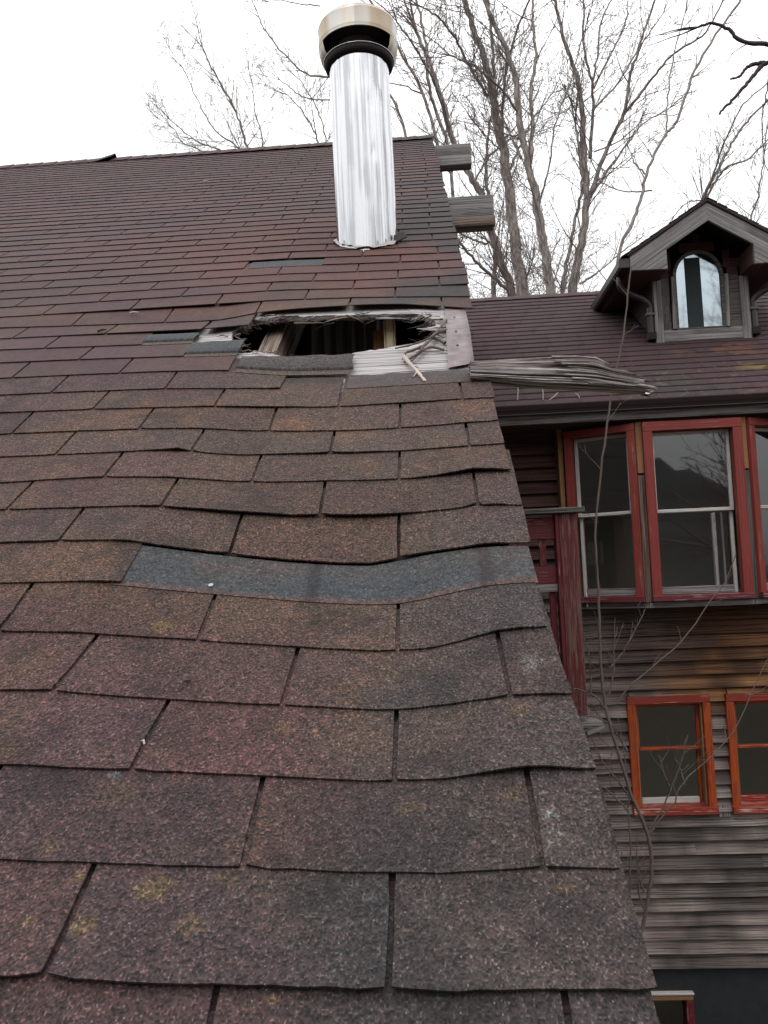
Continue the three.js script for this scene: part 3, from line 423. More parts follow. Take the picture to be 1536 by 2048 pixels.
{ // beam ends sticking out past the rake
  const beam = (x0, x1, y0, y1, z, mat, label) => { const m = mesh('beam_end', (() => { const g = cbox(x1 - x0, y1 - y0, 0.1, 0.006), P = g.attributes.position; for (let k = 0; k < P.count; k++) { const x = P.getX(k), y = P.getY(k), z2 = P.getZ(k); P.setXYZ(k, x, y + 0.008 * (vn(x * 9, z2 * 7 + y0, 4) - 0.5), z2); } g.computeVertexNormals(); return g; })(), mat, nearHouse); m.position.set((x0 + x1) / 2, (y0 + y1) / 2, z - 0.05); m.userData.label = label; return m; };
  const a0 = atZ(903, 394, -4.176), a1 = atZ(990, 448, -4.176); beam(-0.2, a1.x, a1.y, a0.y, -4.176, M.grey, 'square cut grey beam end below the upper one');
  const b0 = atZ(880, 290, -6.146), b1 = atZ(944, 328, -6.146); beam(-0.2, b1.x, b1.y, b0.y, -6.146, M.grey, 'square cut grey beam end near the ridge');
  // second layer boards under the two ends
  boxAt('beam_end', 0.12, a1.x + 0.003, a1.y - 0.006, a1.y + 0.045, -4.166, -4.2, M.rotten, nearHouse);
  // the broken one: a bundle of long splinters
  const top = [[960, 719], [1060, 714], [1150, 710], [1195, 712], [1215, 722], [1290, 741], [1318, 754]], bot = [[960, 757], [1060, 764], [1150, 768], [1215, 772], [1290, 778], [1318, 783]], Z = -2.03;
  const yOf = (L, x) => { for (let k = 1; k < L.length; k++) if (x <= L[k][0]) return lerp(L[k - 1][1], L[k][1], (x - L[k - 1][0]) / (L[k][0] - L[k - 1][0])); return L[L.length - 1][1]; };
  { const mb = new MB(), NA = 96, NL = 90, ring = [];
    const ends = (a) => { const up = Math.sin(a), n = vn(Math.cos(a) * 7 + 20, Math.sin(a) * 7 + 20, 711), n2 = vn(Math.cos(a) * 17 + 40, Math.sin(a) * 17 + 40, 712); return (up > 0.45 ? 1208 : lerp(1300, 1228, sstep(-0.1, 0.45, up))) - 46 * n * n - 26 * n2 + 28; };
    for (let m = 0; m <= NL; m++) { const row = []; for (let k = 0; k <= NA; k++) { const a = (k % NA) / NA * Math.PI * 2, ca = Math.cos(a), sa = Math.sin(a), t = Math.min(1, m / (NL - 8)), inner = m > NL - 8 ? (m - NL + 8) / 8 : 0, xe = ends(a), x = lerp(940, xe, t) - inner * 70;
      const sq = (q) => Math.sign(q) * Math.pow(Math.abs(q), 0.45), yt = yOf(top, x), yb = yOf(bot, x), L = x / 330, strand = a * 9 / 6.283;
      const rg = (f, sd) => { const q = vn(Math.cos(a) * f + 30, Math.sin(a) * f + 30 + L * 0.7, sd); return q < 0.34 ? -1.1 * (0.34 - q) / 0.34 : 0.25 * (q - 0.34); };
      let grow = 1 + 0.34 * rg(6, 721) + 0.3 * rg(14, 722) + 0.16 * rg(30, 723); grow *= (1 - inner * 0.8) * (1 - 0.25 * sstep(0.75, 1, t) * (vn(ca * 12 + 9, sa * 12 + 9, 724) > 0.45 ? 1 : 0));
      const cy = (yt + yb) / 2 + (up => up)(0), hh = (yb - yt) / 2, p = atZ(x, cy - sq(sa) * hh * grow, Z); p.z += -0.04 + sq(ca) * 0.04 * grow; row.push(mb.v(p.x, p.y, p.z, x / 330, a * 0.06)); } ring.push(row); }
    for (let m = 0; m < NL; m++) for (let k = 0; k < NA; k++) mb.q(ring[m][k], ring[m][k + 1], ring[m + 1][k + 1], ring[m + 1][k]);
    const bb = mesh('broken_beam', mb.geo(), M.bleached, nearHouse); bb.userData.label = 'bleached beam broken into long splinters sticking out over the lower roof';
    for (let k = 0; k < 8; k++) { const q = new MB(), f = (k + 0.5) / 8, x0 = rr(1080, 1200), x1 = f < 0.25 ? rr(1195, 1218) : rr(1240, 1322), pts = [], rad = []; for (let i = 0; i <= 8; i++) { const t = i / 8, x = lerp(x0, x1, t), p = atZ(x, lerp(yOf(top, x), yOf(bot, x), clamp(f + 0.05 * (vn(t * 3, k, 5) - 0.5))), Z); p.z += 0.004 - 0.012 * t * h2(k, 1, 1); pts.push(p); rad.push(0.0028 * (1 - 0.7 * t)); } tubeInto(q, pts, rad, 5, 1, 0.5); const g = q.geo(), u = g.attributes.uv; for (let i = 0; i < u.count; i++) u.setXY(i, u.getY(i), u.getX(i) + k * 0.37); mesh('splinter', g, k % 4 === 3 ? M.rotten : M.bleached, bb); }
  }
}
// plastic sheet hanging in the dark of the hole
{ const mb = new MB(), id = []; for (let j = 0; j <= 6; j++) { const a = []; for (let i = 0; i <= 40; i++) { const t = i / 40, x = lerp(-0.4, -0.13, t), y = lerp(0.35, 0.93, j / 6); a.push(mb.v(x, y, -2.84 + 0.02 * Math.sin(t * 38 + Math.sin(j * 0.6) * 0.6) + 0.012 * Math.sin(t * 81) - 0.1 * t, t, j / 6)); } id.push(a); } for (let j = 0; j < 6; j++) for (let i = 0; i < 40; i++) mb.q(id[j][i], id[j][i + 1], id[j + 1][i + 1], id[j + 1][i]); tag(mesh('hanging_sheet', mb.geo(), M.cloth), 'grey sheet hanging in folds inside the dark roof hole', 'sheet'); }
// dead vine twisted over the bare board
{ const on = (L, r, n = 24) => { const p = spline(L.map(([x, y, h]) => { const q = surfUV(x, y, h); return surfPt(q[0], q[1], h); }), n); return [p, p.map((_, i) => r * (1 - 0.45 * i / n) * (0.85 + 0.3 * h2(i, 3, n)))]; };
  const t = thing('dead_vine', 'dry twisted vine stem lying on bleached boards below the roof hole', 'vine'), mb = new MB(), m2 = new MB();
  for (const [L, r] of [[[[892, 660, 0.004], [870, 668, 0.012], [850, 690, 0.014], [828, 700, 0.012], [812, 706, 0.01], [806, 718, 0.006]], 0.0055], [[[890, 686, 0.006], [868, 676, 0.01], [852, 688, 0.01], [838, 704, 0.016], [826, 714, 0.012], [810, 722, 0.008]], 0.005], [[[888, 700, 0.006], [862, 694, 0.01], [840, 706, 0.008], [822, 722, 0.008], [808, 724, 0.006]], 0.004], [[[893, 640, 0.01], [880, 655, 0.02], [866, 672, 0.02], [830, 688, 0.014], [790, 697, 0.008]], 0.004]]) tubeInto(mb, ...on(L, r), 6, 1, 0.4);
  tubeInto(m2, ...on([[808, 714, 0.012], [820, 728, 0.012], [832, 740, 0.012], [842, 752, 0.012], [852, 763, 0.008]], 0.0065, 14), 6, 1, 0.5);
  for (const [x, y, dx, dy] of [[826, 732, 12, 2], [834, 744, -8, 10], [840, 750, 8, 12]]) tubeInto(m2, ...on([[x, y, 0.013], [x + dx, y + dy, 0.012]], 0.003, 4), 4);
  mesh('stem', mb.geo(), M.sapling, t); mesh('broken_tip', m2.geo(), M.paleBark, t); }

// ------------------------------------------------------------------ metal chimney
{
  const cz = -3.39, cx = -0.213, ch = thing('metal_chimney', 'tall shiny steel stove chimney with a round cap rising from the shingle roof', 'chimney', [cx, 1.25, cz]);
  ch.rotation.z = 0.006; const R0 = 0.1325, y0 = 1.25;
  { const mb = new MB(), NA = 256, NY = 60, H = 0.95, id = []; const seam = 1.32;
    for (let j = 0; j <= NY; j++) { const y = H * j / NY, a = []; for (let i = 0; i <= NA; i++) { const th = i / NA * Math.PI * 2; let r = R0;
      // a = angle seen from the front: pi/2 points at the camera, smaller is right
      const w = (c, s) => Math.exp(-(((th - c) / s) ** 2));
      r += 0.0016 * (vn(Math.cos(th) * 5 + 9, Math.sin(th) * 5 + y * 0.9, 3) - 0.5) + 0.0009 * (vn(Math.cos(th) * 16 + 20, Math.sin(th) * 16 + y * 2.5, 4) - 0.5);
      const rr0 = r; r += 0.0018 * w(1.45, 0.02) - 0.0045 * w(1.2 + 0.08 * (vn(y * 6, 2, 5) - 0.5), 0.045) * sstep(0.0, 0.2, y) + 0.004 * w(1.02 + 0.05 * (vn(y * 5, 7, 5) - 0.5), 0.04) - 0.004 * w(0.86, 0.045) + 0.0035 * w(0.7 + 0.03 * (vn(y * 4, 11, 5) - 0.5), 0.04) - 0.0025 * w(0.52, 0.05) - 0.003 * w(2.35, 0.06) * sstep(0.5, 0.1, y);
      r -= 0.004 * Math.exp(-(((y - 0.52) / 0.03) ** 2)) * w(1.16, 0.06); r += 0.0014 * Math.exp(-(((y - 0.69) / 0.008) ** 2)) * w(0.95, 0.3);
      r = lerp(rr0, r, 1 - sstep(0.72, 0.84, y)); r *= 1 - 0.01 * sstep(0.5, 0.9, y);
      a.push(mb.v(Math.cos(th) * r, y, Math.sin(th) * r, i / NA, y / H)); } id.push(a); }
    for (let j = 0; j < NY; j++) for (let i = 0; i < NA; i++) mb.q(id[j][i], id[j + 1][i], id[j + 1][i + 1], id[j][i + 1]);
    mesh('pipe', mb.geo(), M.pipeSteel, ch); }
  const lathe = (name, prof, mat, th0 = 0, th1 = Math.PI * 2, seg = 72, parent = ch) => mesh(name, new THREE.LatheGeometry(prof.map(([r, y]) => new THREE.Vector2(r, y - y0)), seg, th0, th1 - th0), mat, parent);
  const yRing = 2.235, yRim = 2.293;
  // flange under the cap: open dark underside with a bright rolled rim
  const fl = lathe('flange', [[0.125, yRing - 0.03], [0.142, yRing - 0.028], [0.15, yRing - 0.018], [0.154, yRing], [0.1, yRing + 0.006]], M.matteBlack);
  const rim = mesh('rolled_rim', new THREE.TorusGeometry(0.1545, 0.0022, 6, 90), M.steel, fl); rim.rotation.x = Math.PI / 2; rim.position.y = yRing - y0;
  lathe('inner_flue', [[0.098, yRing - 0.04], [0.098, yRim + 0.01]], M.sootSteel); lathe('baffle', [[0.0, yRim + 0.012], [0.135, yRim + 0.016], [0.138, yRim + 0.05]], M.matteBlack);
  for (const [a, b] of [[1.0, 1.95], [-1.95, -1.0]]) lathe('side_panel', [[0.151, yRing - 0.004], [0.166, yRing + 0.018], [0.1735, yRing + 0.05], [0.1738, yRim + 0.012]], M.capSteel, a, b, 24);
  for (const a of [2.6, -2.6]) { const m = mesh('strap', cbox(0.018, yRim - yRing + 0.02, 0.003, 0.0008), M.sootSteel, ch); m.position.set(Math.sin(a) * 0.128, (yRim + yRing) / 2 - y0 + 0.004, Math.cos(a) * 0.128); m.rotation.y = a; if (Math.abs(a) < 1) m.visible = true; }
  const cap = lathe('cap', [[0.166, yRim + 0.004], [0.1735, yRim - 0.001], [0.1745, yRim + 0.003], [0.1735, yRim + 0.014], [0.1755, yRim + 0.017], [0.1735, yRim + 0.02], [0.174, yRim + 0.084], [0.1755, yRim + 0.087], [0.173, yRim + 0.091], [0.169, yRim + 0.102], [0.156, yRim + 0.113], [0.12, yRim + 0.123], [0.07, yRim + 0.129], [0.0, yRim + 0.131]], M.capSteel);
  lathe('cap_lining', [[0.1705, yRim + 0.006], [0.17, yRim + 0.08], [0.14, yRim + 0.092], [0, yRim + 0.1]], M.matteBlack, 0, Math.PI * 2, 48, cap);
  // torn flashing round the foot
  { const mb = new MB(), n = 72, id = []; for (let i = 0; i <= n; i++) { const th = i / n * Math.PI * 2, a = []; for (let k = 0; k < 4; k++) { const rad = R0 - 0.002 + [0, 0.002, 0.005 + 0.006 * vn(th * 3, 1, 5), 0.008 + 0.014 * vn(th * 5, 2, 6)][k] * (th < Math.PI ? 1 : 0.6), x = Math.cos(th) * rad, z = Math.sin(th) * rad, v = (RZ - (z + cz)) / cs, yy = RY + v * sn + S(x + cx - RX, v) / cs + 0.015 + [0.03, 0.012, 0.008 + 0.012 * vn(th * 4, 3, 7), 0.004 + 0.014 * vn(th * 6, 9, 7)][k]; a.push(mb.v(x, yy - y0, z, i / n, k / 4)); } id.push(a); } for (let i = 0; i < n; i++) for (let k = 0; k < 3; k++) mb.q(id[i][k], id[i + 1][k], id[i + 1][k + 1], id[i][k + 1]); mesh('base_flashing', mb.geo(), std({ color: col([0.34, 0.33, 0.31]), roughness: 0.7, metalness: 0.2 }), ch); }
  const sc = tag(mesh('shingle_scrap', (() => { const g = cbox(0.07, 0.006, 0.05, 0.002); return g; })(), std({ color: col([0.03, 0.03, 0.032]) })), 'loose black scrap of shingle curled up at the chimney foot', 'shingle scrap'); { const q = surfUV(797, 490), p = surfPt(q[0], q[1], 0.03); sc.position.copy(p); sc.rotation.set(SL + 0.3, 0.3, 0.25); }
}
// small litter on the shingles
{ const put = (m, x, y, h) => { const q = surfUV(x, y, 0.02), p = surfPt(q[0], q[1], 0.0165 + h); m.position.copy(p); m.rotation.x = SL; };
  const nail = tag(mesh('roofing_nail', new THREE.CylinderGeometry(0.0042, 0.0048, 0.0018, 12), std({ color: col([0.3, 0.32, 0.33]), metalness: 0.7, roughness: 0.5 })), 'bare galvanised nail head in the blue grey strip where shingles are missing', 'nail'); put(nail, 420, 1163, -0.004);
  const lf = tag(mesh('leaf_scrap', (() => { const mb = new MB(); tubeInto(mb, [V3(0, 0, 0), V3(0.001, 0.004, -0.002), V3(0.001, 0.006, -0.007)], [0.0055, 0.005, 0.003], 8); tubeInto(mb, [V3(0.001, 0.005, -0.006), V3(0.002, 0.012, -0.012)], [0.0016, 0.0012], 5); return mb.geo(); })(), M.rotten), 'small dark brown seed husk lying alone on a shingle', 'husk'); put(lf, 372, 1352, -0.002);
  for (const [x, y, L, a, lab] of [[204, 660, 0.03, 0.5, 'short dark twig lying across the shingles left of the roof hole'], [285, 1484, 0.008, 2.4, 'tiny pale straw caught in a shingle slot'], [268, 625, 0.03, 0.1, 'white sliver lying on the shingles above the grey headlap strip'], [410, 362, 0.05, 0.3, 'pale chip lying on the shingles just below the roof ridge']]) { const mb = new MB(); tubeInto(mb, [V3(-L / 2, 0, 0), V3(0, 0.003, 0.002), V3(L / 2, 0.001, 0)], [0.002, 0.0024, 0.001].map((r) => r * (y < 700 ? 1.6 : 0.7)), 5); const m = tag(mesh(numbered('twig_scrap'), mb.geo(), lab.includes('dark') ? M.darkTwig : M.paleBark), lab, 'twig'); put(m, x, y, 0.002); m.rotation.set(SL, 0, 0); m.rotateY(a); }
}

// ------------------------------------------------------------------ the wooden house behind
const farHouse = thing('wooden_house', 'weathered grey clapboard house with red trimmed bay window and a roof dormer', 'house');
const XL = 0.12, XR = 5.0, ZW = -7.0, YB = -3.36, ZB = -11.5, EAVE_Z = -6.42, EAVE_Y = 1.262, TS = Math.tan(SL), RIDGE_Z = -8.94, RIDGE_Y = EAVE_Y + (EAVE_Z - RIDGE_Z) * TS;
const openings = [ // x0, x1, y0, y1 of holes in the front wall
  [1.62, 2.25, -2.08, -1.18], [2.43, 3.06, -2.08, -1.18], [3.6, 4.2, -2.08, -1.18], [1.2, 3.07, -0.33, 1.06], [1.42, 1.93, -4.5, -3.62]];
{ const s = new THREE.Shape([[XL, -5.4], [XR, -5.4], [XR, 1.2], [XL, 1.2]].map((q) => new THREE.Vector2(...q)));
  for (const [a, b, c, d] of openings) s.holes.push(new THREE.Path([[a, c], [b, c], [b, d], [a, d]].map((q) => new THREE.Vector2(...q))));
  const g = new THREE.ExtrudeGeometry(s, { depth: 0.1, bevelEnabled: false }); g.translate(0, 0, ZW - 0.115); mesh('wall_sheathing', g, M.dark, farHouse);
  boxAt('end_wall', XR - 0.1, XR, -5.4, 1.2, ZB, ZW - 0.12, M.greyDark, farHouse); boxAt('rear_wall', XL, XR, -5.4, 1.2, ZB - 0.1, ZB, M.greyDark, farHouse); boxAt('end_wall', XL, XL + 0.08, -5.4, 1.2, ZB, ZW - 0.12, M.greyDark, farHouse);
  boxAt('floor_slab', XL + 0.08, XR - 0.1, -0.62, -0.5, ZB, ZW - 0.12, M.room, farHouse); boxAt('ceiling', XL + 0.08, XR - 0.1, 1.14, 1.18, ZB, ZW - 0.12, M.room, farHouse); boxAt('floor_slab', XL + 0.08, XR - 0.1, -3.5, -3.4, ZB, ZW - 0.12, M.room, farHouse);
  boxAt('inner_wall', XL + 0.1, XR - 0.12, -5.3, 1.13, -9.0, -8.94, M.room, farHouse); }
{ // clapboards, one by one
  const wall = sub('clapboard_wall', farHouse), EX = 0.1132, grey = [1, 1, 1];
  const tint = (x, y) => { // weathering: bleached on the open left, amber where the bay keeps the rain off, dark red under the eaves, with bay and eave shade painted in
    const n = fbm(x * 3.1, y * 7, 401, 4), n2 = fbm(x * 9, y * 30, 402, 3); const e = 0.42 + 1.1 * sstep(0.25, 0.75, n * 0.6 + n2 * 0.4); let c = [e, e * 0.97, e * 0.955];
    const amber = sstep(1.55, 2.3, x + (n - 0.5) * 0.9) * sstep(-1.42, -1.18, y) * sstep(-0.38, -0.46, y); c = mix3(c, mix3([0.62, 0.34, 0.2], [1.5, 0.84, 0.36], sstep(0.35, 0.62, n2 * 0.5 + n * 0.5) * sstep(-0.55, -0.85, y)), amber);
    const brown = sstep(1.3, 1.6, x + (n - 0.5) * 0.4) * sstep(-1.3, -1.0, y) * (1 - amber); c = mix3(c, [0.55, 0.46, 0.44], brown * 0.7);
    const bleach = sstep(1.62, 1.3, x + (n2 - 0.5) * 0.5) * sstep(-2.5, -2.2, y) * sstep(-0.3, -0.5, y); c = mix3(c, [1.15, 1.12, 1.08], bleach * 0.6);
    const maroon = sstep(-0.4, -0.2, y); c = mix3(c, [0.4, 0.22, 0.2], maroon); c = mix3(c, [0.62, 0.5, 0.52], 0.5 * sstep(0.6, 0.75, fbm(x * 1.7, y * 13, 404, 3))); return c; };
  const board = (x0, x1, y, rag, yt = y + EX) => {
    const mb = new MB(), n = Math.max(3, Math.ceil((x1 - x0) / 0.09)), ou = rnd() * 9, ov = rnd() * 9, bow = rr(-0.003, 0.003), lean = rr(-0.004, 0.005), tb = rr(0.7, 1.25), A = [], B = [], D = [];
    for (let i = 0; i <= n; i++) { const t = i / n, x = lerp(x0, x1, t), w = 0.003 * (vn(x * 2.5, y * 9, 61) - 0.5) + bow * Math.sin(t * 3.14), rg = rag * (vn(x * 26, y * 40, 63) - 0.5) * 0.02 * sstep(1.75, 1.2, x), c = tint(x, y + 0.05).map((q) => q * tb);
      A.push(mb.v(x, yt + 0.012, ZW - 0.012, x + ou, yt - y + ov, c)); B.push(mb.v(x, y + w + rg, ZW + 0.043 + lean + 0.005 * vn(x * 4, y * 5, 65), x + ou, ov, c)); D.push([x, y + w + rg + 0.001, c]); }
    for (let i = 0; i < n; i++) mb.q(B[i], B[i + 1], A[i + 1], A[i]);
    const b2 = B.map((k, i) => mb.v(mb.p[k * 3], mb.p[k * 3 + 1], mb.p[k * 3 + 2], D[i][0] + ou, ov + 0.02, D[i][2])), b3 = D.map(([x, yy, c]) => mb.v(x, yy, ZW - 0.011, x + ou, ov + 0.035, c.map((q) => q * 0.9)));
    for (let i = 0; i < n; i++) mb.q(b3[i], b3[i + 1], b2[i + 1], b2[i]);
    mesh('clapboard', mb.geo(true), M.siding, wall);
  };
  for (let r = 0; r < 40; r++) { const y = YB + r * EX; if (y > 1.1) break; let segs = [[XL, XR]];
    for (const [a, b, c, d] of openings) if (y + EX > c + 0.05 && y < d) segs = segs.flatMap(([p, q]) => [[p, Math.min(q, a - 0.005)], [Math.max(p, b + 0.005), q]].filter(([s, e]) => e - s > 0.02));
    openings.forEach(([a, b, c, d], k) => { const top = d + (k < 3 ? 0.03 : 0.05); if (y < d && y + EX > top + 0.01 && k !== 4) board(a - 0.004, b + 0.004, top, 0, y + EX); });
    for (const [p, q] of segs) { const cuts = [p]; if (q - p > 2 && (r === 7 || rnd() < 0.3)) cuts.push(p + (q - p) * (r === 7 ? 0.512 : rr(0.25, 0.8))); cuts.push(q); for (let k = 0; k < cuts.length - 1; k++) board(cuts[k] + (k ? 0.0015 : 0), cuts[k + 1], y, y > -2.3 && y < -0.4 ? 1 : 0.1); } }
  // broken ends of boards by the deck
  for (const [x, y, L, a] of [[1.28, -1.33, 0.2, 0.3], [1.24, -1.38, 0.16, -0.2], [1.32, -1.42, 0.18, 0.12]]) { const m = mesh('splintered_board', cbox(L, 0.03, 0.012, 0.003), M.white, wall); m.position.set(x, y, ZW + 0.05); m.rotation.set(0.3, 0.4, a); }
  boxAt('foundation', XL, XR, -5.4, YB + 0.01, ZW - 0.014, ZW + 0.0, M.foundation, farHouse, 0.001).visible = true;
}
// replace the plain foundation slab by pieces that leave the cellar window open
{ const f = farHouse.children.find((c) => c.name === 'foundation'); farHouse.remove(f); const [a, b, c, d] = openings[4];
  boxAt('foundation', XL, a, -5.4, YB + 0.012, ZW - 0.014, ZW, M.foundation, farHouse, 0.001); boxAt('foundation', b, XR, -5.4, YB + 0.012, ZW - 0.014, ZW, M.foundation, farHouse, 0.001); boxAt('foundation', a + 0.001, b - 0.001, d, YB + 0.012, ZW - 0.014, ZW, M.foundation, farHouse, 0.001); boxAt('foundation', a + 0.001, b - 0.001, -5.4, c, ZW - 0.014, ZW, M.foundation, farHouse, 0.001); }
// a double-hung window standing in its own frame of axes (x right, y up, z out), origin at the lower left of the casing
function dhWindow(part, w, h, o) {
  const c = o.casing, B = (n, x0, x1, y0, y1, z0, z1, m) => boxAt(n, x0, x1, y0, y1, z0, z1, m, part, 0.003);
  B('casing', 0, c, 0, h - c, -0.02, 0.05, o.m); B('casing', w - c, w, 0, h - c, -0.02, 0.05, o.m); B('casing', 0, w, h - c + 0.0005, h, -0.02, 0.052, o.mt || o.m);
  const x0 = c + 0.001, x1 = w - c - 0.001, y0 = o.bottom, y1 = h - c - 0.001, s = o.sash, ym = lerp(y0, y1, o.meet);
  if (o.inner) { B('inner_stop', x0, x0 + 0.014, y0, y1, -0.05, 0.02, o.inner); B('inner_stop', x1 - 0.014, x1, y0, y1, -0.05, 0.02, o.inner); B('inner_stop', x0 + 0.0145, x1 - 0.0145, y1 - 0.014, y1, -0.05, 0.02, o.inner); }
  const g = o.inner ? 0.0148 : 0, a = x0 + g, b = x1 - g, t1 = y1 - g;
  for (const [p, q, z, lowRail] of [[ym, t1, -0.03, s], [y0, ym + s * 0.9, -0.065, o.rail]]) {
    B('sash_stile', a, a + s, p, q, z - 0.03, z, o.sm); B('sash_stile', b - s, b, p, q, z - 0.03, z, o.sm); B('sash_rail', a + s + 0.0003, b - s - 0.0003, q - s, q, z - 0.029, z - 0.001, o.sm); B('sash_rail', a + s + 0.0003, b - s - 0.0003, p, p + lowRail, z - 0.029, z + 0.001, lowRail > s * 1.3 ? o.railMat : o.sm);
    const pane = mesh('pane', new THREE.PlaneGeometry(b - a - 2 * s + 0.01, q - p - s - lowRail + 0.01), M.glass, part); pane.position.set((a + b) / 2, (p + lowRail + q - s) / 2, z - 0.015);
  }
  if (o.bottom > 0.01) B('sill', -0.005, w + 0.005, -0.004, o.bottom - 0.001, -0.08, 0.07, o.sill);
}
{ // lower windows
  for (const [x, lab] of [[1.59, 'orange framed window left of the narrow grey strip'], [2.402, 'orange framed window right of the narrow grey strip'], [3.57, 'orange framed window near the house end']]) { const p = sub('window', farHouse); p.position.set(x, -2.118, ZW + 0.012); p.userData.label = lab; dhWindow(p, 0.682, 0.966, { casing: 0.062, m: M.orange, mt: M.orangeRed, sash: 0.024, sm: M.orange, inner: M.tan, meet: 0.53, bottom: 0.055, rail: 0.05, railMat: x > 2 ? M.orangeRed : M.sash, sill: M.orangeRed }); }
  boxAt('trim_strip', 2.29, 2.386, -2.16, -2.06, ZW + 0.01, ZW + 0.03, M.grey, farHouse);
  const cw = sub('cellar_window', farHouse); const B = (...q) => boxAt(...q, cw); boxAt('frame_side', 1.925, 1.985, -4.5, -3.62, ZW - 0.04, ZW + 0.03, M.maroonPaint, cw); boxAt('frame_side', 1.38, 1.44, -4.5, -3.62, ZW - 0.04, ZW + 0.03, M.maroonPaint, cw); boxAt('frame_head', 1.38, 1.985, -3.619, -3.572, ZW - 0.04, ZW + 0.032, M.tan, cw); boxAt('drip_cap', 1.37, 1.99, -3.571, -3.556, ZW - 0.01, ZW + 0.045, M.sash, cw);
  const pn = mesh('pane', new THREE.PlaneGeometry(0.5, 0.9), M.glass, cw); pn.position.set(1.68, -4.06, ZW - 0.03);
}
{ // bay window
  const bay = sub('bay_window', farHouse); bay.userData.label = 'bay of three red framed sash windows under the eaves';
  const P = [V3(1.165, 0, -6.85), V3(1.722, 0, -6.55), V3(2.548, 0, -6.55), V3(3.105, 0, -6.85)], y0 = -0.335, y1 = 1.1;
  for (let k = 0; k < 3; k++) { const a = P[k], b = P[k + 1], L = a.distanceTo(b), h = new THREE.Group(), ang = Math.atan2(-(b.z - a.z), b.x - a.x), before = bay.children.length, pr = 0.022;
    const W = L - pr * 2, fake = new THREE.Group(); const made = []; const holder = { add: (m) => made.push(m) };
    dhWindow(holder, W, y1 - y0, { casing: k === 1 ? 0.075 : 0.062, m: M.red, mt: M.red, sash: 0.027, sm: M.sash, meet: 0.5, bottom: 0.042, rail: 0.062, railMat: M.grey, sill: M.maroonPaint });
    const mtx = new THREE.Matrix4().makeTranslation(a.x, y0, a.z).multiply(new THREE.Matrix4().makeRotationY(ang)).multiply(new THREE.Matrix4().makeTranslation(pr, 0, 0));
    for (const m of made) { m.updateMatrix(); m.matrix.premultiply(mtx); m.matrix.decompose(m.position, m.quaternion, m.scale); bay.add(m); }
    const low = mesh('apron', cbox(L - 0.004, 0.05, 0.09, 0.004), M.grey, bay); low.position.set((a.x + b.x) / 2, y0 - 0.032, (a.z + b.z) / 2).add(V3(-Math.sin(-ang), 0, Math.cos(ang)).multiplyScalar(-0.04)); low.rotation.y = ang;
    const hd = mesh('head_board', cbox(L - 0.004, 0.1, 0.06, 0.004), M.dark, bay); hd.position.set((a.x + b.x) / 2, y1 + 0.052, (a.z + b.z) / 2).add(V3(-Math.sin(-ang), 0, Math.cos(ang)).multiplyScalar(-0.02)); hd.rotation.y = ang;
  }
  for (const k of [1, 2]) { const m = mesh('corner_post', cbox(0.052, 1.02, 0.05, 0.004), k === 1 ? M.rotten : M.greyDark, bay); m.position.set(P[k].x, y0 + 0.5, P[k].z - 0.012); const m2 = mesh('corner_post', cbox(0.05, 0.42, 0.048, 0.004), M.tan, bay); m2.position.set(P[k].x, y1 - 0.2, P[k].z - 0.011); }
  boxAt('side_panel', 1.12, 1.16, y0 - 0.05, 1.15, -7.0, -6.84, M.tan, bay); boxAt('side_panel', 3.11, 3.15, y0 - 0.05, 1.15, -7.0, -6.84, M.red, bay);
  const fl = new THREE.Shape([[1.165, 6.86], [1.722, 6.57], [2.548, 6.57], [3.105, 6.86], [3.105, 7.2], [1.165, 7.2]].map(([x, z]) => new THREE.Vector2(x, z))); const g = new THREE.ExtrudeGeometry(fl, { depth: 0.03, bevelEnabled: false }); g.rotateX(-Math.PI / 2); mesh('bay_floor', g, M.dark, bay).position.y = y0 - 0.056; const g2 = g.clone(); mesh('bay_ceiling', g2, M.dark, bay).position.y = y1 + 0.07;
  // inside: a pale frame leaning behind the pane, a window seat
  boxAt('inner_trim', 2.34, 2.37, y0, 0.36, -6.82, -6.79, M.sash, bay); boxAt('inner_trim', 2.41, 2.425, y0, 0.36, -6.8, -6.78, M.grey, bay);
  const hk = mesh('hook', (() => { const mb = new MB(); tubeInto(mb, [V3(0, 0.02, 0), V3(0, 0, 0.012), V3(0, -0.05, 0.012), V3(0, -0.09, 0.012)], [0.006, 0.006, 0.004, 0.007], 6); return mb.geo(); })(), std({ color: col([0.75, 0.74, 0.7]), roughness: 0.5 }), bay); { const q = atZ(1173, 1192, -6.76); hk.position.copy(q); }
}
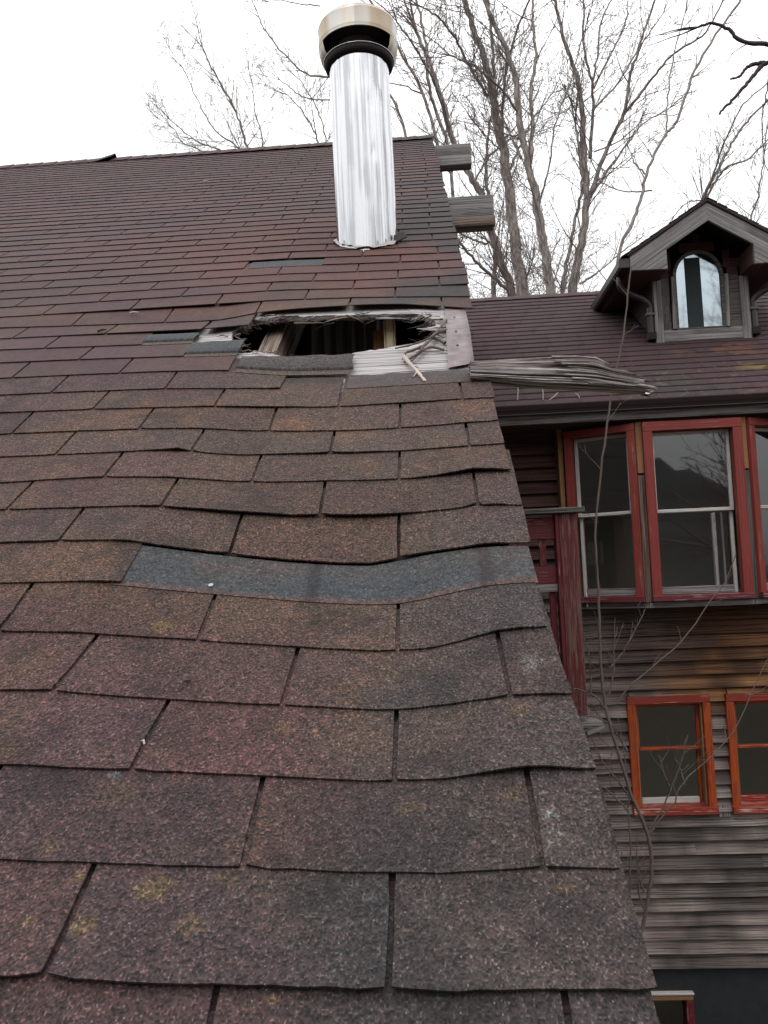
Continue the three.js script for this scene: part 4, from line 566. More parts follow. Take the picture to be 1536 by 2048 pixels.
{ // eaves, gutter, main roof
  boxAt('soffit', XL, XR, 1.135, 1.15, ZW + 0.01, -6.52, M.maroon, farHouse); boxAt('fascia', XL, XR, 1.125, 1.235, -6.52, -6.49, M.greyDark, farHouse);
  const prof = [[0, 0.0], [-0.03, 0.0], [-0.04, 0.018], [-0.052, 0.03], [-0.064, 0.052], [-0.064, 0.06], [-0.058, 0.062], [-0.058, 0.054], [-0.04, 0.02], [0, 0.01]].map(([a, b]) => new THREE.Vector2(a, b)), g = new THREE.ExtrudeGeometry(new THREE.Shape(prof), { depth: XR - XL, bevelEnabled: false }); g.rotateY(Math.PI / 2); g.translate(XL, 1.206, -6.488); const gt = mesh('gutter', g, M.gutter, farHouse);
  boxAt('gutter_lip', XL, XR, 1.2, 1.2045, -6.47, -6.452, M.gutterLip, gt, 0.001);
  // courses of the main roof: too fine to pick apart
  const rows = Math.ceil((EAVE_Z - RIDGE_Z) / cs / 0.124), mb = new MB(), L = (EAVE_Z - RIDGE_Z) / cs;
  const P = (x, v, h) => [x, EAVE_Y + v * sn + h * cs, EAVE_Z - v * cs + h * sn];
  for (let r = 0; r < rows; r++) { const v0 = r * 0.124, v1 = Math.min(v0 + 0.124, L); let x = XL - rr(0, 0.3);
    while (x < XR) { const xe = Math.min(XR, x + 0.305), xs = Math.max(XL, x + 0.0012), b = rr(0.95, 1.06), w = rr(-0.03, 0.03), c = [b * (1 + w), b, b], hh = rr(0.006, 0.0085); if (xe > xs) { const q = [[xs, v0, hh + 0.004], [xe - 0.0012, v0, hh + 0.004], [xe - 0.0012, v1 + 0.004, 0.002], [xs, v1 + 0.004, 0.002], [xs, v0, -0.002], [xe - 0.0012, v0, -0.002]].map(([a, v, h]) => mb.v(...P(a, v, h), a / 6, v / 3.2, c)); mb.q(q[0], q[1], q[2], q[3]); mb.q(q[4], q[5], q[1], q[0]); } x += 0.305; } }
  const ft = tex(1024, 512, (i, j, o) => { const x = i / 1024 * 6, v = j / 512 * 3.2, n = fbm(x * 1.4, v * 2, 501, 4), m = fbm(x * 6, v * 8, 502, 3), k = 0.7 + 0.35 * h2(i, j, 3) + 0.25 * vn(i / 3, j / 3, 5); let c = mix3(lin(55, 34, 36), lin(50, 34, 35), sstep(0.4, 0.6, n));
    const green = sstep(0.5, 0.62, m * 0.5 + n * 0.5) * sstep(1.5, 1.9, x) * sstep(1.7, 1.2, v); c = mix3(c, lin(46, 46, 40), green * 0.45);
    const rust = sstep(0.5, 0.64, m) * sstep(2.2, 2.35, x) * sstep(3.1, 2.9, x) * sstep(1.25, 1.12, v) * sstep(0.78, 0.92, v); c = mix3(c, lin(86, 52, 38), rust * 0.8);
    const yel = sstep(0.46, 0.6, fbm(x * 5, v * 14, 505, 3)) * sstep(0.25, 0.05, Math.hypot((x - 2.93) / 1.6, (v - 0.58) / 0.5)); c = mix3(c, lin(104, 88, 40), yel * 0.9);
    const pale = vn(x * 26, v * 34, 506) > 0.86 && v < 0.75 && x > 1.6 ? 0.6 : 0; c = mix3(c, lin(78, 72, 64), pale); o[0] = c[0] * k; o[1] = c[1] * k; o[2] = c[2] * k; });
  const rs = mesh('roof_courses', mb.geo(true), std({ map: ft, vertexColors: true, roughness: 0.92 }), farHouse); rs.userData.kind = 'stuff'; rs.userData.label = 'dull red brown shingle courses with moss and rust streaks';
  { const db = new MB(), a = [[XL, 0], [XR, 0], [XR, L], [XL, L]].map(([x, v]) => db.v(...P(x, v, -0.012), x, v)), b = [[XL, RIDGE_Y - 0.012, RIDGE_Z], [XR, RIDGE_Y - 0.012, RIDGE_Z], [XR, RIDGE_Y - 2.6 * TS, RIDGE_Z - 2.7], [XL, RIDGE_Y - 2.6 * TS, RIDGE_Z - 2.7]].map((q) => db.v(...q, q[0], q[2])); db.q(...a); db.q(...b); mesh('roof_boards', db.geo(), M.dark, farHouse); }
  const gw = new THREE.Shape([[-EAVE_Z + 0.2, 1.13], [-RIDGE_Z, RIDGE_Y - 0.04], [-RIDGE_Z + 2.4, 1.13]].map((q) => new THREE.Vector2(...q))), gg = new THREE.ExtrudeGeometry(gw, { depth: 0.06, bevelEnabled: false }); gg.rotateY(Math.PI / 2); mesh('gable', gg.clone().translate(XL, 0, 0), M.greyDark, farHouse); mesh('gable', gg.translate(XR - 0.06, 0, 0), M.greyDark, farHouse);
  for (let k = 0; k < 16; k++) { const x0 = XL + k * 0.31, m = mesh('ridge_cap', (() => { const b = new MB(), u = 0.33, id = [[0, 0.09], [0.02, 0]].length; const q = [[-0.0, -0.05, 0.08], [0, 0.012, 0], [0, -0.05, -0.08]], A = q.map(([x, y, z], i) => b.v(0, y + 0.006, z, 0.1, i)), B = q.map(([x, y, z], i) => b.v(u, y, z, 0.2, i)); b.q(A[0], B[0], B[1], A[1]); b.q(A[1], B[1], B[2], A[2]); return b.geo(); })(), std({ color: col(lin(58, 38, 39)), roughness: 0.9 }), farHouse); m.position.set(x0, RIDGE_Y + 0.012, RIDGE_Z); }
}
{ // dormer
  const d = sub('dormer', farHouse); d.userData.label = 'gabled dormer with an arched window and grey rake boards';
  const zf = -7.51, zo = -7.17, xc = 2.622, x0 = 2.188, x1 = 3.066, by = 2.0, pk = 3.178, sl = 0.636, xe = 1.915, xr = 2 * xc - xe, ang = Math.atan(sl), BW = 0.162;
  const ye = pk - (xc - xe) * sl; // top of the rake board at the eave
  for (const s of [-1, 1]) { // rake boards with a level cut foot that closes the eave return
    const X = (q) => xc + s * q, e = xc - xe, inn = xc - 2.237, f = 2.592;
    const sh = new THREE.Shape([[X(0), pk], [X(e), ye], [X(e), f + 0.005], [X(inn), f], [X(inn), pk - BW - inn * sl], [X(0), pk - BW]].map((q) => new THREE.Vector2(...q)));
    const g = new THREE.ExtrudeGeometry(sh, { depth: 0.024, bevelEnabled: true, bevelSize: 0.003, bevelThickness: 0.003, bevelSegments: 1 }); const uv = g.attributes.uv, P = g.attributes.position; for (let k = 0; k < P.count; k++) { const px = P.getX(k), py = P.getY(k); uv.setXY(k, px * Math.cos(ang) - s * py * Math.sin(ang) + s, py * Math.cos(ang) + s * px * Math.sin(ang)); } g.translate(s * 0.0016, 0, zo - 0.024); mesh('rake_board', g, M.grey, d);
    // return box: inner cheek and underside
    boxAt('return_cheek', X(inn) - 0.008, X(inn) + 0.008, f + 0.008, pk - BW - inn * sl + 0.02, zf, zo - 0.028, M.maroon, d); boxAt('eave_soffit', X(inn) + s * 0.009, X(e), f + 0.004, f + 0.018, RIDGE_Z + 0.4, zo - 0.028, M.maroon, d);
    boxAt('eave_fascia', X(e) - 0.01, X(e) + 0.01, f + 0.02, ye - 0.01, RIDGE_Z + 0.3, zo - 0.028, M.maroon, d);
    // roof plane with shingle edge
    const L = Math.hypot(e + 0.03, (e + 0.03) * sl), rp = mesh('roof_slope', cbox(L, 0.028, 1.75, 0.004), std({ color: col(lin(52, 42, 42)), roughness: 0.95 }), d); rp.position.set(X((e + 0.03) / 2), pk + 0.022 - (e + 0.03) / 2 * sl, zo + 0.02 - 0.875); rp.rotation.z = -s * ang;
    for (let k = 0; k < 9; k++) { const t = mesh('roof_shingle', cbox(0.1, 0.008, 1.74, 0.002), std({ color: col(lin(46 + (k % 3) * 6, 38 + (k % 3) * 4, 39)), roughness: 0.95 }), d); const q = (k + 0.5) * 0.088; t.position.set(X(q), pk + 0.042 - q * sl, zo + 0.022 - 0.87 + rr(-0.006, 0.006)); t.rotation.z = -s * (ang - 0.05); }
    // gutter along the side eave, leader and downpipe
    const gp = [[0, 0], [0.07, 0.0], [0.085, 0.02], [0.09, 0.075], [0.082, 0.08], [0.076, 0.03], [0, 0.012]].map(([a, b]) => new THREE.Vector2(s * a, b)), gg = new THREE.ExtrudeGeometry(new THREE.Shape(gp), { depth: 1.22, bevelEnabled: false }); gg.translate(X(e) + s * 0.011, ye - 0.1, zo - 1.23); mesh('gutter', gg, M.gutter, d);
    const cap = mesh('gutter_end', cbox(0.095, 0.085, 0.006, 0.002), M.gutter, d); cap.position.set(X(e) + s * 0.058, ye - 0.06, zo - 0.006);
    const pb = new MB(), xo = X(e) + s * 0.045, xw = s < 0 ? x0 - 0.035 : x1 + 0.035, pts = spline([V3(xo, ye - 0.1, zf + 0.1), V3(xo, ye - 0.19, zf + 0.1), V3(xo - s * 0.05, ye - 0.235, zf + 0.07), V3(xw + s * 0.05, ye - 0.315, zf + 0.02), V3(xw, ye - 0.37, zf + 0.0), V3(xw, 2.3, zf + 0.0), V3(xw, 2.1, zf + 0.0)], 30); tubeInto(pb, pts, pts.map(() => 0.03), 8); mesh('downpipe', pb.geo(), M.gutter, d);
    boxAt('pipe_bracket', xw - 0.042, xw + 0.042, 2.27, 2.295, zf - 0.02, zf + 0.036, M.gutterLip, d); boxAt('pipe_shoe', xw - 0.036, xw + 0.036, 2.035, 2.105, zf - 0.03, zf + 0.05, M.matteBlack, d);
    const cbx = s < 0 ? [x0, x0 + 0.08] : [x1 - 0.08, x1]; boxAt('corner_board', cbx[0], cbx[1], by, 2.6, zf - 0.01, zf + 0.022, M.grey, d);
    boxAt('cheek_wall', s < 0 ? x0 + 0.002 : x1 - 0.032, s < 0 ? x0 + 0.032 : x1 - 0.002, 1.7, ye + 0.02, RIDGE_Z + 0.3, zf - 0.011, M.dark, d);
  }
  // front wall boards round the window
  const wx0 = 2.392, wx1 = 2.832, EXD = 0.083; for (let r = 0; r < 13; r++) { const y = 2.115 + r * EXD, half = (pk - BW - 0.02 - y - 0.03) / sl; for (const [a, b] of y < 2.62 ? [[x0 + 0.082, wx0 - 0.045], [wx1 + 0.05, x1 - 0.082]] : y < 2.83 ? [[x0 + 0.01, wx0 - 0.02], [wx1 + 0.02, x1 - 0.01]] : [[x0, x1]]) { const a2 = Math.max(a, xc - half), b2 = Math.min(b, xc + half); if (b2 - a2 < 0.02) continue; const m = mesh('siding_board', cbox(b2 - a2, EXD + 0.004, 0.012, 0.002), y > 2.6 ? M.maroon : M.greyDark, d); m.position.set((a2 + b2) / 2, y + EXD / 2, zf - 0.003); m.rotation.x = 0.1; } }
  boxAt('sill_board', x0 + 0.081, x1 - 0.081, 2.012, 2.122, zf - 0.01, zf + 0.018, M.grey, d);
  { const cxw = (wx0 + wx1) / 2, hw = (wx1 - wx0) / 2 - 0.018, y0 = 2.135, ya = 2.62, arch = (w, top) => { const p = []; for (let k = 0; k <= 20; k++) { const t = Math.PI * k / 20; p.push(new THREE.Vector2(cxw + Math.cos(t) * w, ya + Math.sin(t) * top)); } return p; };
    const outer = new THREE.Shape([new THREE.Vector2(cxw - hw - 0.03, y0 - 0.012), new THREE.Vector2(cxw + hw + 0.03, y0 - 0.012), ...arch(hw + 0.03, 0.25)]); outer.holes.push(new THREE.Path([new THREE.Vector2(cxw - hw, y0), new THREE.Vector2(cxw + hw, y0), ...arch(hw, 0.22)]));
    const g = new THREE.ExtrudeGeometry(outer, { depth: 0.03, bevelEnabled: false }); g.translate(0, 0, zf - 0.008); mesh('window_frame', g, M.greyDark, d);
    const pg = new THREE.ShapeGeometry(new THREE.Shape([new THREE.Vector2(cxw - hw - 0.004, y0 - 0.004), new THREE.Vector2(cxw + hw + 0.004, y0 - 0.004), ...arch(hw + 0.004, 0.224)])); const pm = mesh('pane', pg, M.glass, d); pm.position.z = zf + 0.004; pm.material = M.mirrorGlass; boxAt('reflection_band', 2.498, 2.638, y0 + 0.001, 2.8, zf + 0.008, zf + 0.014, M.darkGreen, d, 0.001);  // dark band of the pane reflection, added as a strip before the glass
    for (const [x, lean] of [[wx0 - 0.02, -0.02], [wx1 + 0.028, -0.03]]) { const m = mesh('window_trim', cbox(0.036, 0.5, 0.022, 0.003), M.grey, d); m.position.set(x, 2.375, zf + 0.022); m.rotation.z = lean; }
    boxAt('back_board', x0 + 0.04, x1 - 0.04, 1.9, 3.0, RIDGE_Z + 0.35, RIDGE_Z + 0.37, M.room, d); }
}
// leaves and dry grass caught in the gutter
{ const mb = new MB(); for (let k = 0; k < 260; k++) { const x = 0.55 + Math.pow(rnd(), 1.6) * 0.75, p = V3(x, 1.255 + rr(0, 0.03) * (1.3 - x), -6.52 + rr(-0.05, 0.06)), q = p.clone().add(V3(rr(-0.05, 0.05), rr(-0.008, 0.02), rr(-0.03, 0.03))); tubeInto(mb, [p, q], [rr(0.003, 0.007), 0.002], 4); } const m = tag(mesh('gutter_litter', mb.geo(), M.litter), 'dead leaves and needles heaped in the lower gutter of the wooden house', 'leaf litter'); m.userData.kind = 'stuff';
  [[1035, 800, 1033, 766, 'thin faint dry stalk in the gutter beside the shingle roof edge'], [1086, 800, 1082, 772, 'tallest upright dry grass stalk in the littered gutter'], [1098, 801, 1116, 785, 'dry stalk leaning right out of the gutter beside the tall upright one'], [1160, 798, 1150, 786, 'short dry stalk leaning left, alone in the gutter below the broken beam']].forEach(([a, b, c, e, lab], k) => { const g = new MB(), p = atZ(a, b, -6.5), q = atZ(c, e, -6.5), m = p.clone().lerp(q, 0.6).add(V3(0.008, 0, 0.01)); tubeInto(g, [p, m, q], [0.005, 0.0045, 0.002], 5); tag(mesh(numbered('grass_stalk'), g.geo(), M.paleBark), lab, 'grass stalk', 'grass stalks in the gutter'); }); }
// red deck railing between the houses
{ const t = thing('deck_railing', 'peeling red deck railing with a thick post in front of the wooden house', 'railing', [1.06, -1.2, -6.2]), L = (n, x0, x1, y0, y1, z0, z1, m) => boxAt(n, x0 - 1.06, x1 - 1.06, y0 + 1.2, y1 + 1.2, z0 + 6.2, z1 + 6.2, m, t, 0.004);
  L('post', 0.992, 1.125, -1.16, 0.378, -6.33, -6.2, M.redpeel); L('post_trim', 0.962, 0.9915, -1.0, 0.376, -6.32, -6.205, M.maroonPaint);
  L('cap_board', 0.15, 1.185, 0.378, 0.418, -6.36, -6.16, M.greyDark); L('top_rail', 0.15, 0.9615, 0.185, 0.355, -6.29, -6.25, M.maroonPaint); L('mid_rail', 0.15, 0.9615, -0.158, -0.03, -6.29, -6.25, M.maroonPaint); L('mid_rail', 0.15, 0.9615, -0.222, -0.16, -6.31, -6.24, M.grey);
  for (const x of [0.36, 0.52, 0.68, 0.84]) { L('baluster', x, x + 0.05, -0.03 + 0.001, 0.184, -6.3, -6.27, M.maroonPaint); L('baluster', x + 0.06, x + 0.11, -0.95, -0.223, -6.3, -6.27, M.maroonPaint); }
  L('bottom_rail', 0.15, 0.99, -1.04, -0.951, -6.3, -6.25, M.redpeel);
  const dk = thing('wooden_deck', 'grey weathered deck boards with a broken end below the red railing', 'deck', [0.6, -1.2, -6.6]); for (let k = 0; k < 7; k++) { const m = mesh('deck_board', cbox(1.06 + rr(-0.02, 0.12), 0.035, 0.108, 0.004), M.grey, dk); m.position.set(0.05 + rr(0, 0.03), -0.02, 0.34 - k * 0.113); } const j = mesh('joist', cbox(0.96, 0.12, 0.05, 0.005), M.greyDark, dk); j.position.set(0.0, -0.1, 0.36); for (const x of [-0.35, 0.2]) { const p = mesh('support_post', cbox(0.1, 4.1, 0.1, 0.006), M.greyDark, dk); p.position.set(x, -2.2, 0.25); } }

// ------------------------------------------------------------------ bare trees
function anyPerp(t, a) { const n = V3(rr(-1, 1), rr(-1, 1), rr(-1, 1)); n.addScaledVector(t, -n.dot(t)).normalize(); return n; }
const UPV = V3(0, 1, 0);
function growTwig(mb, p, d, len, r, lev, o) {
  const n = lev >= 3 ? 2 : lev === 2 ? 4 : 6, pts = [p.clone()], rad = [r], dd = d.clone(); let q = p.clone();
  for (let i = 1; i <= n; i++) { dd.add(anyPerp(dd).multiplyScalar(o.wander * rr(0.3, 1))).addScaledVector(UPV, o.up * (lev === 1 ? 1 : 0.6)).normalize(); q = q.clone().addScaledVector(dd, len / n); pts.push(q); rad.push(Math.max(o.min, r * (1 - 0.75 * i / n))); }
  tubeInto(mb, pts, rad, lev === 1 ? 5 : 3);
  if (lev >= o.levels) return;
  const kids = Math.round((lev === 1 ? o.k1 : o.k2) * clamp(len / (lev === 1 ? 1.6 : 0.6), 0.4, 1.6));
  for (let k = 0; k < kids; k++) { const t = lerp(0.18, 1, (k + rnd()) / kids) * n * 0.999, i = Math.floor(t), a = pts[i].clone().lerp(pts[i + 1], t - i), tan = pts[i + 1].clone().sub(pts[i]).normalize(), nd = tan.clone().multiplyScalar(Math.cos(o.ang)).addScaledVector(anyPerp(tan), Math.sin(o.ang) * rr(0.7, 1.3)).normalize(); growTwig(mb, a, nd, len * rr(0.28, 0.55) * (1.15 - 0.5 * t / n), lerp(rad[i], rad[i + 1], t - i) * 0.62, lev + 1, o); }
}
const Z7 = (L) => { const out = []; for (let k = 0; k < L.length; k += 2) out.push([860 + L[k] / 2.272, L[k + 1] / 2.272]); return out; };
function tree(name, label, z, limbs, o = {}) {
  o = { wander: 0.16, up: 0.06, levels: 3, k1: 9, k2: 5, ang: 0.75, min: 0.0035, every: 0.42, len: 1.5, trunkMat: M.bark, twigMat: M.twig, group: 'bare trees behind the wooden house', ...o };
  const first = atZ(...limbs[0].p[0], z), base = V3(first.x + (o.lean || 0), -5.45, z), t = thing(name, label, 'tree', [base.x, base.y, base.z], o.group), tw = new MB();
  limbs.forEach((L, li) => {
    const raw = L.p.map(([x, y], k) => { const q = atZ(x, y, z + (L.dz || 0) * k / Math.max(1, L.p.length - 1) + (L.z0 || 0)); return q; }); if (li === 0 || L.root) raw.unshift(V3(lerp(base.x, raw[0].x, L.root ? 0.35 : 0), base.y, z));
    const n = Math.max(14, raw.length * 5), pts = spline(raw, n), dist = -z, rad = pts.map((q, i) => { const s = i / n; return 0.92 * lerp(L.w[0], L.w[1], Math.pow(s, 0.8)) / 2 * dist / F * (li === 0 && i < 2 ? 1.4 - 0.2 * i : 1); });
    pts.forEach((q, i) => { if (i > 1 && i < n) q.add(V3(rr(-1, 1), rr(-0.5, 0.5), rr(-1, 1)).multiplyScalar(0.012 * dist / 14 + rad[i] * 0.15)); });
    const mb = new MB(); tubeInto(mb, pts.map((q) => q.clone().sub(base)), rad, li === 0 ? 10 : 7, 2, 0.22); mesh(li === 0 ? 'trunk' : 'limb', mb.geo(), o.trunkMat, t);
    if (L.bare) return;
    let acc = 0; for (let i = 1; i < n; i++) { const q = pts[i]; acc += q.distanceTo(pts[i - 1]); const below = q.clone().project(camera).y < (o.cut ?? 0.3); if (below) { acc = 0; continue; } while (acc > o.every) { acc -= o.every * rr(0.6, 1.4); const tan = pts[i].clone().sub(pts[i - 1]).normalize(), a = o.ang * rr(0.6, 1.3), nd = tan.clone().multiplyScalar(Math.cos(a)).addScaledVector(anyPerp(tan), Math.sin(a)).normalize(); growTwig(tw, q.clone().sub(base), nd, o.len * rr(0.45, 1.15) * (1.1 - 0.4 * i / n), Math.min(rad[i] * 0.45, 0.013 * dist / 14 * rr(0.5, 1)), 1, o); } }
    const tip = pts[n].clone().sub(pts[n - 1]).normalize(); for (let k = 0; k < 3; k++) growTwig(tw, pts[n].clone().sub(base), tip.clone().add(anyPerp(tip).multiplyScalar(0.35)).normalize(), o.len * rr(0.6, 1), rad[n] * 0.8, 1, o);
  });
  mesh('crown', tw.geo(), o.twigMat, t); return t;
}
tree('bare_tree', 'bare grey tree with the straightest thick trunk, right of the square beam ends', -14, [
  { p: Z7([415, 1345, 375, 1000, 335, 700, 300, 530, 290, 450, 250, 280, 200, 130, 150, -20]), w: [30, 11] },
  { p: Z7([300, 560, 290, 380, 285, 220, 270, 60, 262, -60]), w: [9, 5] }, { p: Z7([330, 700, 330, 500, 350, 300, 400, 120, 470, -40]), w: [8, 4], dz: 1 },
  { p: Z7([262, 440, 180, 300, 110, 170, 40, 80, -40, 30]), w: [7, 3], dz: 1.4 }, { p: Z7([350, 800, 420, 640, 470, 540, 560, 420]), w: [7, 3], dz: -1 }], { every: 0.22 });
tree('bare_tree', 'bare tree whose leaning trunk ends in a tall two-armed fork', -13, [
  { p: Z7([548, 1335, 512, 1080, 480, 900, 440, 700, 400, 500, 385, 350, 320, 170, 260, 30, 240, -40]), w: [24, 8] },
  { p: Z7([455, 740, 465, 560, 455, 430, 480, 280, 468, 90, 470, -40]), w: [11, 5] }, { p: Z7([400, 510, 300, 380, 200, 300, 90, 250]), w: [6, 3], dz: 1 }, { p: Z7([415, 720, 340, 560, 300, 470]), w: [7, 3], dz: -0.6 }, { p: Z7([495, 930, 540, 760, 570, 560, 640, 370, 700, 150]), w: [5, 2.5], dz: 0.5 }], { every: 0.24 });
tree('bare_tree', 'slanting bare tree low behind the square beam ends with arms crossing the gap', -15.5, [
  { p: Z7([372, 1335, 310, 1150, 280, 1050, 240, 900, 170, 780, 100, 620, 60, 470, 0, 290, -60, 150]), w: [22, 8] },
  { p: Z7([290, 1330, 296, 1150, 280, 1000, 255, 800, 265, 600, 290, 480]), w: [13, 5], root: 1 }, { p: Z7([360, 1320, 240, 1220, 140, 1110, 60, 1000]), w: [9, 4], dz: 1 }, { p: Z7([255, 1110, 180, 1080, 110, 1040, 30, 960]), w: [6, 3], dz: -1 }, { p: Z7([90, 620, 30, 400, -60, 230, -150, 100]), w: [7, 3], dz: 1 }, { p: Z7([200, 830, 280, 700, 380, 620]), w: [5, 3] }], { every: 0.22, cut: 0.12 });
tree('bare_tree', 'bare tree fanning into many long arched branches left of the dormer', -13.5, [
  { p: Z7([650, 1325, 690, 1100, 715, 900, 700, 700, 690, 500, 660, 330, 600, 150, 565, -20]), w: [23, 6] },
  { p: Z7([598, 1330, 625, 1180, 660, 1000, 690, 850, 680, 700, 660, 560]), w: [10, 5], root: 1 }, { p: Z7([725, 900, 800, 680, 880, 520, 910, 350, 950, 220, 1030, -20]), w: [11, 4], dz: 1 }, { p: Z7([735, 880, 820, 760, 900, 650, 960, 570, 1090, 490]), w: [7, 3], dz: -1 },
  { p: Z7([740, 500, 860, 370, 950, 220, 1060, 60]), w: [5, 2.5] }, { p: Z7([728, 720, 740, 500, 735, 380, 700, 200, 700, -30]), w: [8, 4], dz: 0.6 }, { p: Z7([880, 520, 1000, 370, 1100, 250, 1250, 150, 1340, -20]), w: [7, 3], dz: 1 }, { p: Z7([745, 400, 820, 250, 890, 100, 900, -30]), w: [5, 2.5], dz: -1 }, { p: Z7([745, 690, 860, 640, 950, 560]), w: [4, 2] }, { p: Z7([735, 400, 760, 250, 790, 60, 860, -40]), w: [5, 3] }], { every: 0.24, k1: 7, k2: 5, len: 1.2, wander: 0.14 });
tree('bare_tree', 'single long curved sapling stem arching up beside the dormer gutter', -11.5, [
  { p: Z7([850, 1190, 920, 1010, 960, 900, 980, 800, 1020, 700, 1080, 600, 1110, 570, 1200, 330, 1250, 230, 1400, 20, 1440, -40]), w: [8, 5] },
  { p: Z7([680, 1290, 760, 1240, 830, 1180]), w: [6, 3] }, { p: Z7([1010, 865, 880, 870, 790, 835]), w: [4, 2] }, { p: Z7([985, 800, 930, 740, 910, 690]), w: [4, 2] }, { p: Z7([1075, 620, 1080, 450, 1110, 240, 1160, 60]), w: [4, 2.5] }], { every: 0.28, k1: 6, k2: 5, len: 0.8 });
tree('bare_tree', 'thin bare tree spreading upward from behind the dormer peak', -14.5, [
  { p: Z7([1240, 930, 1270, 840, 1310, 770, 1350, 690, 1390, 620, 1460, 530, 1560, 430]), w: [8, 4] }, { p: Z7([1250, 920, 1300, 820, 1350, 760, 1440, 725, 1530, 640]), w: [6, 3], dz: 0.5 }, { p: Z7([1235, 920, 1290, 780, 1340, 640, 1420, 480, 1530, 380]), w: [5, 2.5], dz: 1 }, { p: Z7([1460, 1000, 1490, 900, 1510, 760, 1536, 560]), w: [5, 2.5], root: 1 }, { p: Z7([1240, 910, 1170, 920, 1110, 980]), w: [3, 2] }], { every: 0.22, k1: 7, k2: 5, len: 1.0 });
tree('bare_tree', 'fine twigged bare tree showing over the shingle ridge left of the chimney', -19, [
  { p: [[500, 330], [490, 280], [470, 220], [440, 165], [420, 130], [405, 95]], w: [7, 3] }, { p: [[505, 320], [470, 290], [430, 260], [400, 210], [365, 135]], w: [5, 2] }, { p: [[490, 320], [440, 300], [390, 280], [340, 240]], w: [4, 2] }, { p: [[520, 330], [525, 280], [510, 220], [505, 170]], w: [4, 2] }, { p: [[640, 330], [635, 280], [610, 230], [575, 190]], w: [5, 2] }, { p: [[650, 330], [650, 270], [630, 210], [600, 160]], w: [4, 2] }, { p: [[430, 330], [400, 300], [365, 285], [350, 260]], w: [3, 2] }], { every: 0.2, k1: 9, k2: 6, len: 1.5, cut: 0.6, up: 0.1 });
tree('bare_tree', 'bare tree reaching thin boughs out behind the chimney cap', -16, [
  { p: [[820, 320], [800, 230], [760, 170], [690, 154], [620, 150], [570, 110], [530, 60], [518, 35]], w: [8, 2.5] }, { p: [[880, 320], [850, 200], [800, 100], [760, 30], [720, -30]], w: [9, 5], root: 1 }, { p: [[900, 320], [860, 180], [850, 80], [830, -20]], w: [9, 6], root: 1 }, { p: [[660, 200], [610, 195], [560, 160]], w: [3, 2] }, { p: [[640, 12], [600, 8], [560, 0]], w: [3, 2] }, { p: [[850, 190], [800, 170], [740, 160]], w: [4, 2] }], { every: 0.25, k1: 8, k2: 5, len: 1.0, cut: 0.5 });
tree('bare_tree', 'dark broken bough hanging in from a near tree beyond the dormer', -8.5, [
  { p: [[1780, 700], [1760, 400], [1740, 200], [1700, 60], [1660, -200]], w: [60, 36], bare: 1 }, { p: [[1740, 210], [1640, 110], [1580, 96], [1536, 90], [1481, 81], [1454, 57], [1423, 46], [1397, 54]], w: [16, 5] }, { p: [[1745, 230], [1640, 140], [1570, 128], [1536, 126], [1508, 128], [1494, 136], [1476, 154], [1461, 158]], w: [18, 4], bare: 1 }, { p: [[1530, 126], [1515, 140], [1494, 167], [1467, 198], [1445, 220], [1438, 228]], w: [12, 4], bare: 1 }, { p: [[1540, 100], [1536, 170], [1525, 230], [1530, 330]], w: [4, 2] }], { every: 0.5, k1: 3, k2: 2, len: 0.6, up: -0.02, twigMat: M.darkTwig, trunkMat: M.darkTwig, group: 'bare trees standing near the houses', cut: 0.5 });
// trees beside and behind the camera: seen only in steel and panes; nearest two added to darken the pipe
for (const [x, z, h, lab] of [[5.6, -1.2, 14, 'added unseen bare tree close beside the deck, darkening the pipe reflection'], [6.4, 1.2, 13, 'added unseen bare tree between the deck and the yard'], [7.5, 3.5, 13, 'tall bare tree standing right of the shingled house'], [4.6, 9.5, 10, 'bare tree standing in the yard in front of both houses'], [9.5, 8, 12, 'tallest bare tree at the yard edge']]) {
  const t = thing('unseen_tree', lab, 'tree', [x, -5.45, z]), mb = new MB(), tw = new MB(), pts = spline([V3(0, 0, 0), V3(0.2, h * 0.3, 0.1), V3(0, h * 0.6, -0.2), V3(0.3, h, 0)], 20); tubeInto(mb, pts, pts.map((_, i) => 0.2 * (1.05 - i / 20)), 9, 2, 0.2); mesh('trunk', mb.geo(), M.bark, t);
  for (let k = 0; k < 24; k++) { const i = 6 + Math.floor(rnd() * 14), tan = V3(rr(-1, 1), rr(0.2, 0.9), rr(-1, 1)).normalize(); growTwig(tw, pts[i], tan, rr(1.5, 3.6), 0.05, 1, { wander: 0.15, up: 0.06, levels: 3, k1: 6, k2: 3, ang: 0.7, min: 0.005 }); } mesh('crown', tw.geo(), M.twig, t); }
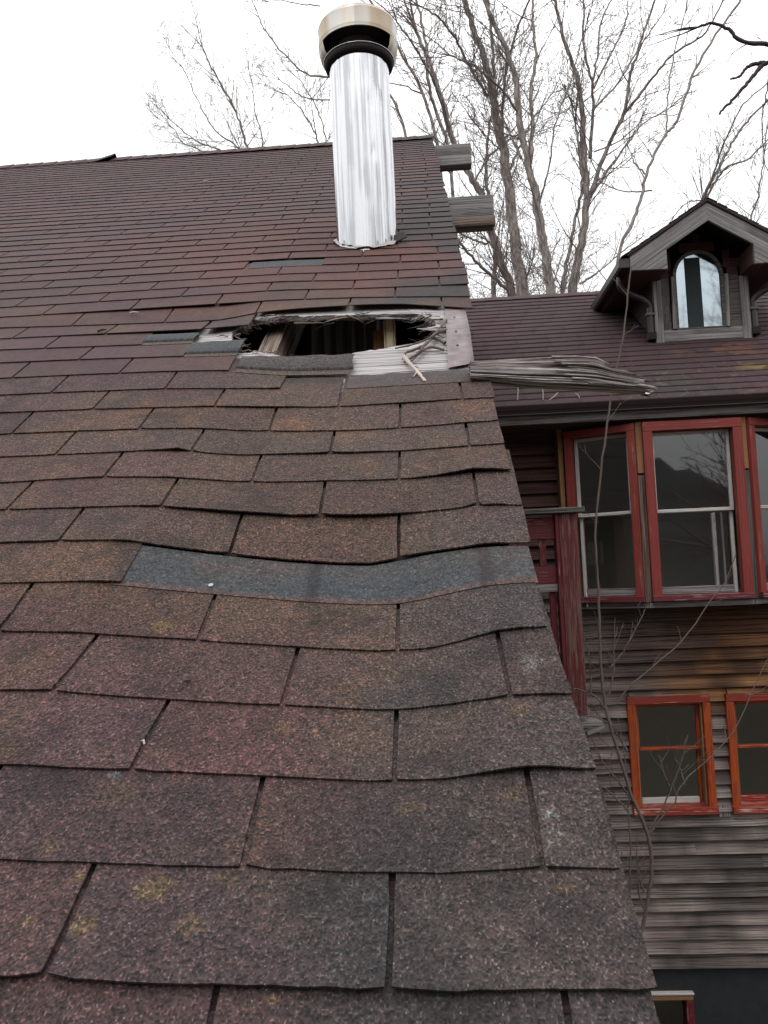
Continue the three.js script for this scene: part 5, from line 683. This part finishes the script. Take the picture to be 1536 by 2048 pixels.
// sapling in front of the clapboards
{ const z = -5.6, A = (L) => L.map(([x, y, d = 0]) => atZ(x, y, z + d)), base = V3(0.75, -5.42, z), t = thing('sapling', 'slender bare sapling with crossing twigs growing up in front of the clapboard wall', 'sapling', [base.x, base.y, base.z]);
  const Zs = (L) => { const o = []; for (let k = 0; k < L.length; k += 2) o.push([1130 + L[k] / 3.783, 1600 + L[k + 1] / 3.783]); return o; }, Zm = (L) => { const o = []; for (let k = 0; k < L.length; k += 2) o.push([1020 + L[k] / 2.977, 1200 + L[k + 1] / 2.977]); return o; };
  const put = (name, L, w0, w1, n = 30, root) => { const raw = A(L); if (root) raw.unshift(base.clone()); const pts = spline(raw, n), mb = new MB(); pts.forEach((q, i) => { if (i && i < n) q.add(V3(rr(-1, 1), rr(-1, 1), rr(-1, 1)).multiplyScalar(0.004)); }); tubeInto(mb, pts.map((q) => q.clone().sub(base)), pts.map((_, i) => lerp(w0, w1, i / n) / 2 * 5.6 / F * (1 + 0.15 * (h2(i, n, 9) - 0.5))), 6, 1, 0.15); return [mesh(name, mb.geo(), M.sapling, t), pts, mb]; };
  const tw = new MB(), tg = (pts, from, every, len) => { for (let i = from; i < pts.length - 1; i += every) { const tan = pts[i + 1].clone().sub(pts[i]).normalize(), nd = tan.clone().multiplyScalar(0.75).addScaledVector(anyPerp(tan), 0.7).normalize(); growTwig(tw, pts[i].clone().sub(base), nd, len * rr(0.4, 1.2), 0.0035, 2, { wander: 0.12, up: 0.03, levels: 3, k1: 2, k2: 2, ang: 0.6, min: 0.0018 }); } };
  let r = put('trunk', Zs([555, 1080, 590, 950, 620, 780, 650, 620, 655, 440, 630, 270]).concat(Zs([570, 120, 520, 10])).concat(Zm([660, 960, 610, 790, 570, 650, 550, 480, 535, 250, 530, 100])).concat([[1195, 1150], [1191, 1080], [1196, 1000], [1203, 930], [1213, 860], [1222, 800], [1232, 740], [1246, 680], [1252, 620], [1258, 570], [1262, 535]]), 8, 2.8, 70, true); tg(r[1], 22, 4, 0.25);
  for (const L of [Zs([630, 270, 720, 150, 830, 20]).concat(Zm([1010, 1120, 1100, 1020, 1200, 930, 1320, 800, 1400, 640, 1480, 460, 1536, 350])), Zm([640, 620, 700, 530, 800, 440, 900, 355, 1010, 260, 1110, 130, 1210, -10]).concat([[1440, 1180], [1462, 1135], [1473, 1105]]), Zm([570, 650, 500, 570, 400, 530, 360, 520]), Zm([600, 740, 520, 700, 440, 690]), Zm([590, 560, 620, 400, 620, 280, 640, 160]), Zm([600, 400, 680, 300, 760, 150, 805, 55]), Zm([700, 1150, 620, 1050, 540, 940, 480, 810]), Zm([700, 1250, 620, 1170, 560, 1120, 520, 1100]), Zm([820, 1390, 880, 1290, 960, 1120, 1020, 960, 1060, 800]), Zm([1040, 1100, 1010, 1000, 980, 930]), Zm([960, 1130, 920, 1040, 890, 930]), Zs([560, 1010, 500, 850, 490, 600, 495, 330, 480, 60]).concat(Zm([710, 1180, 690, 1030, 670, 850, 640, 700])), Zs([600, 830, 560, 700, 545, 500, 545, 280]), Zs([600, 700, 560, 560, 550, 430]), Zs([545, 960, 450, 770, 440, 560, 480, 430]), Zm([480, 560, 480, 430, 465, 300, 440, 230]), Zm([700, 900, 640, 800, 560, 640, 540, 560])]) { const q = put('branch', L, 3.8, 1.6, 22); tg(q[1], 6, 4, 0.2); }
  mesh('twigs', tw.geo(), M.sapling, t).userData.kind = 'stuff'; }

renderer.render(scene, camera);
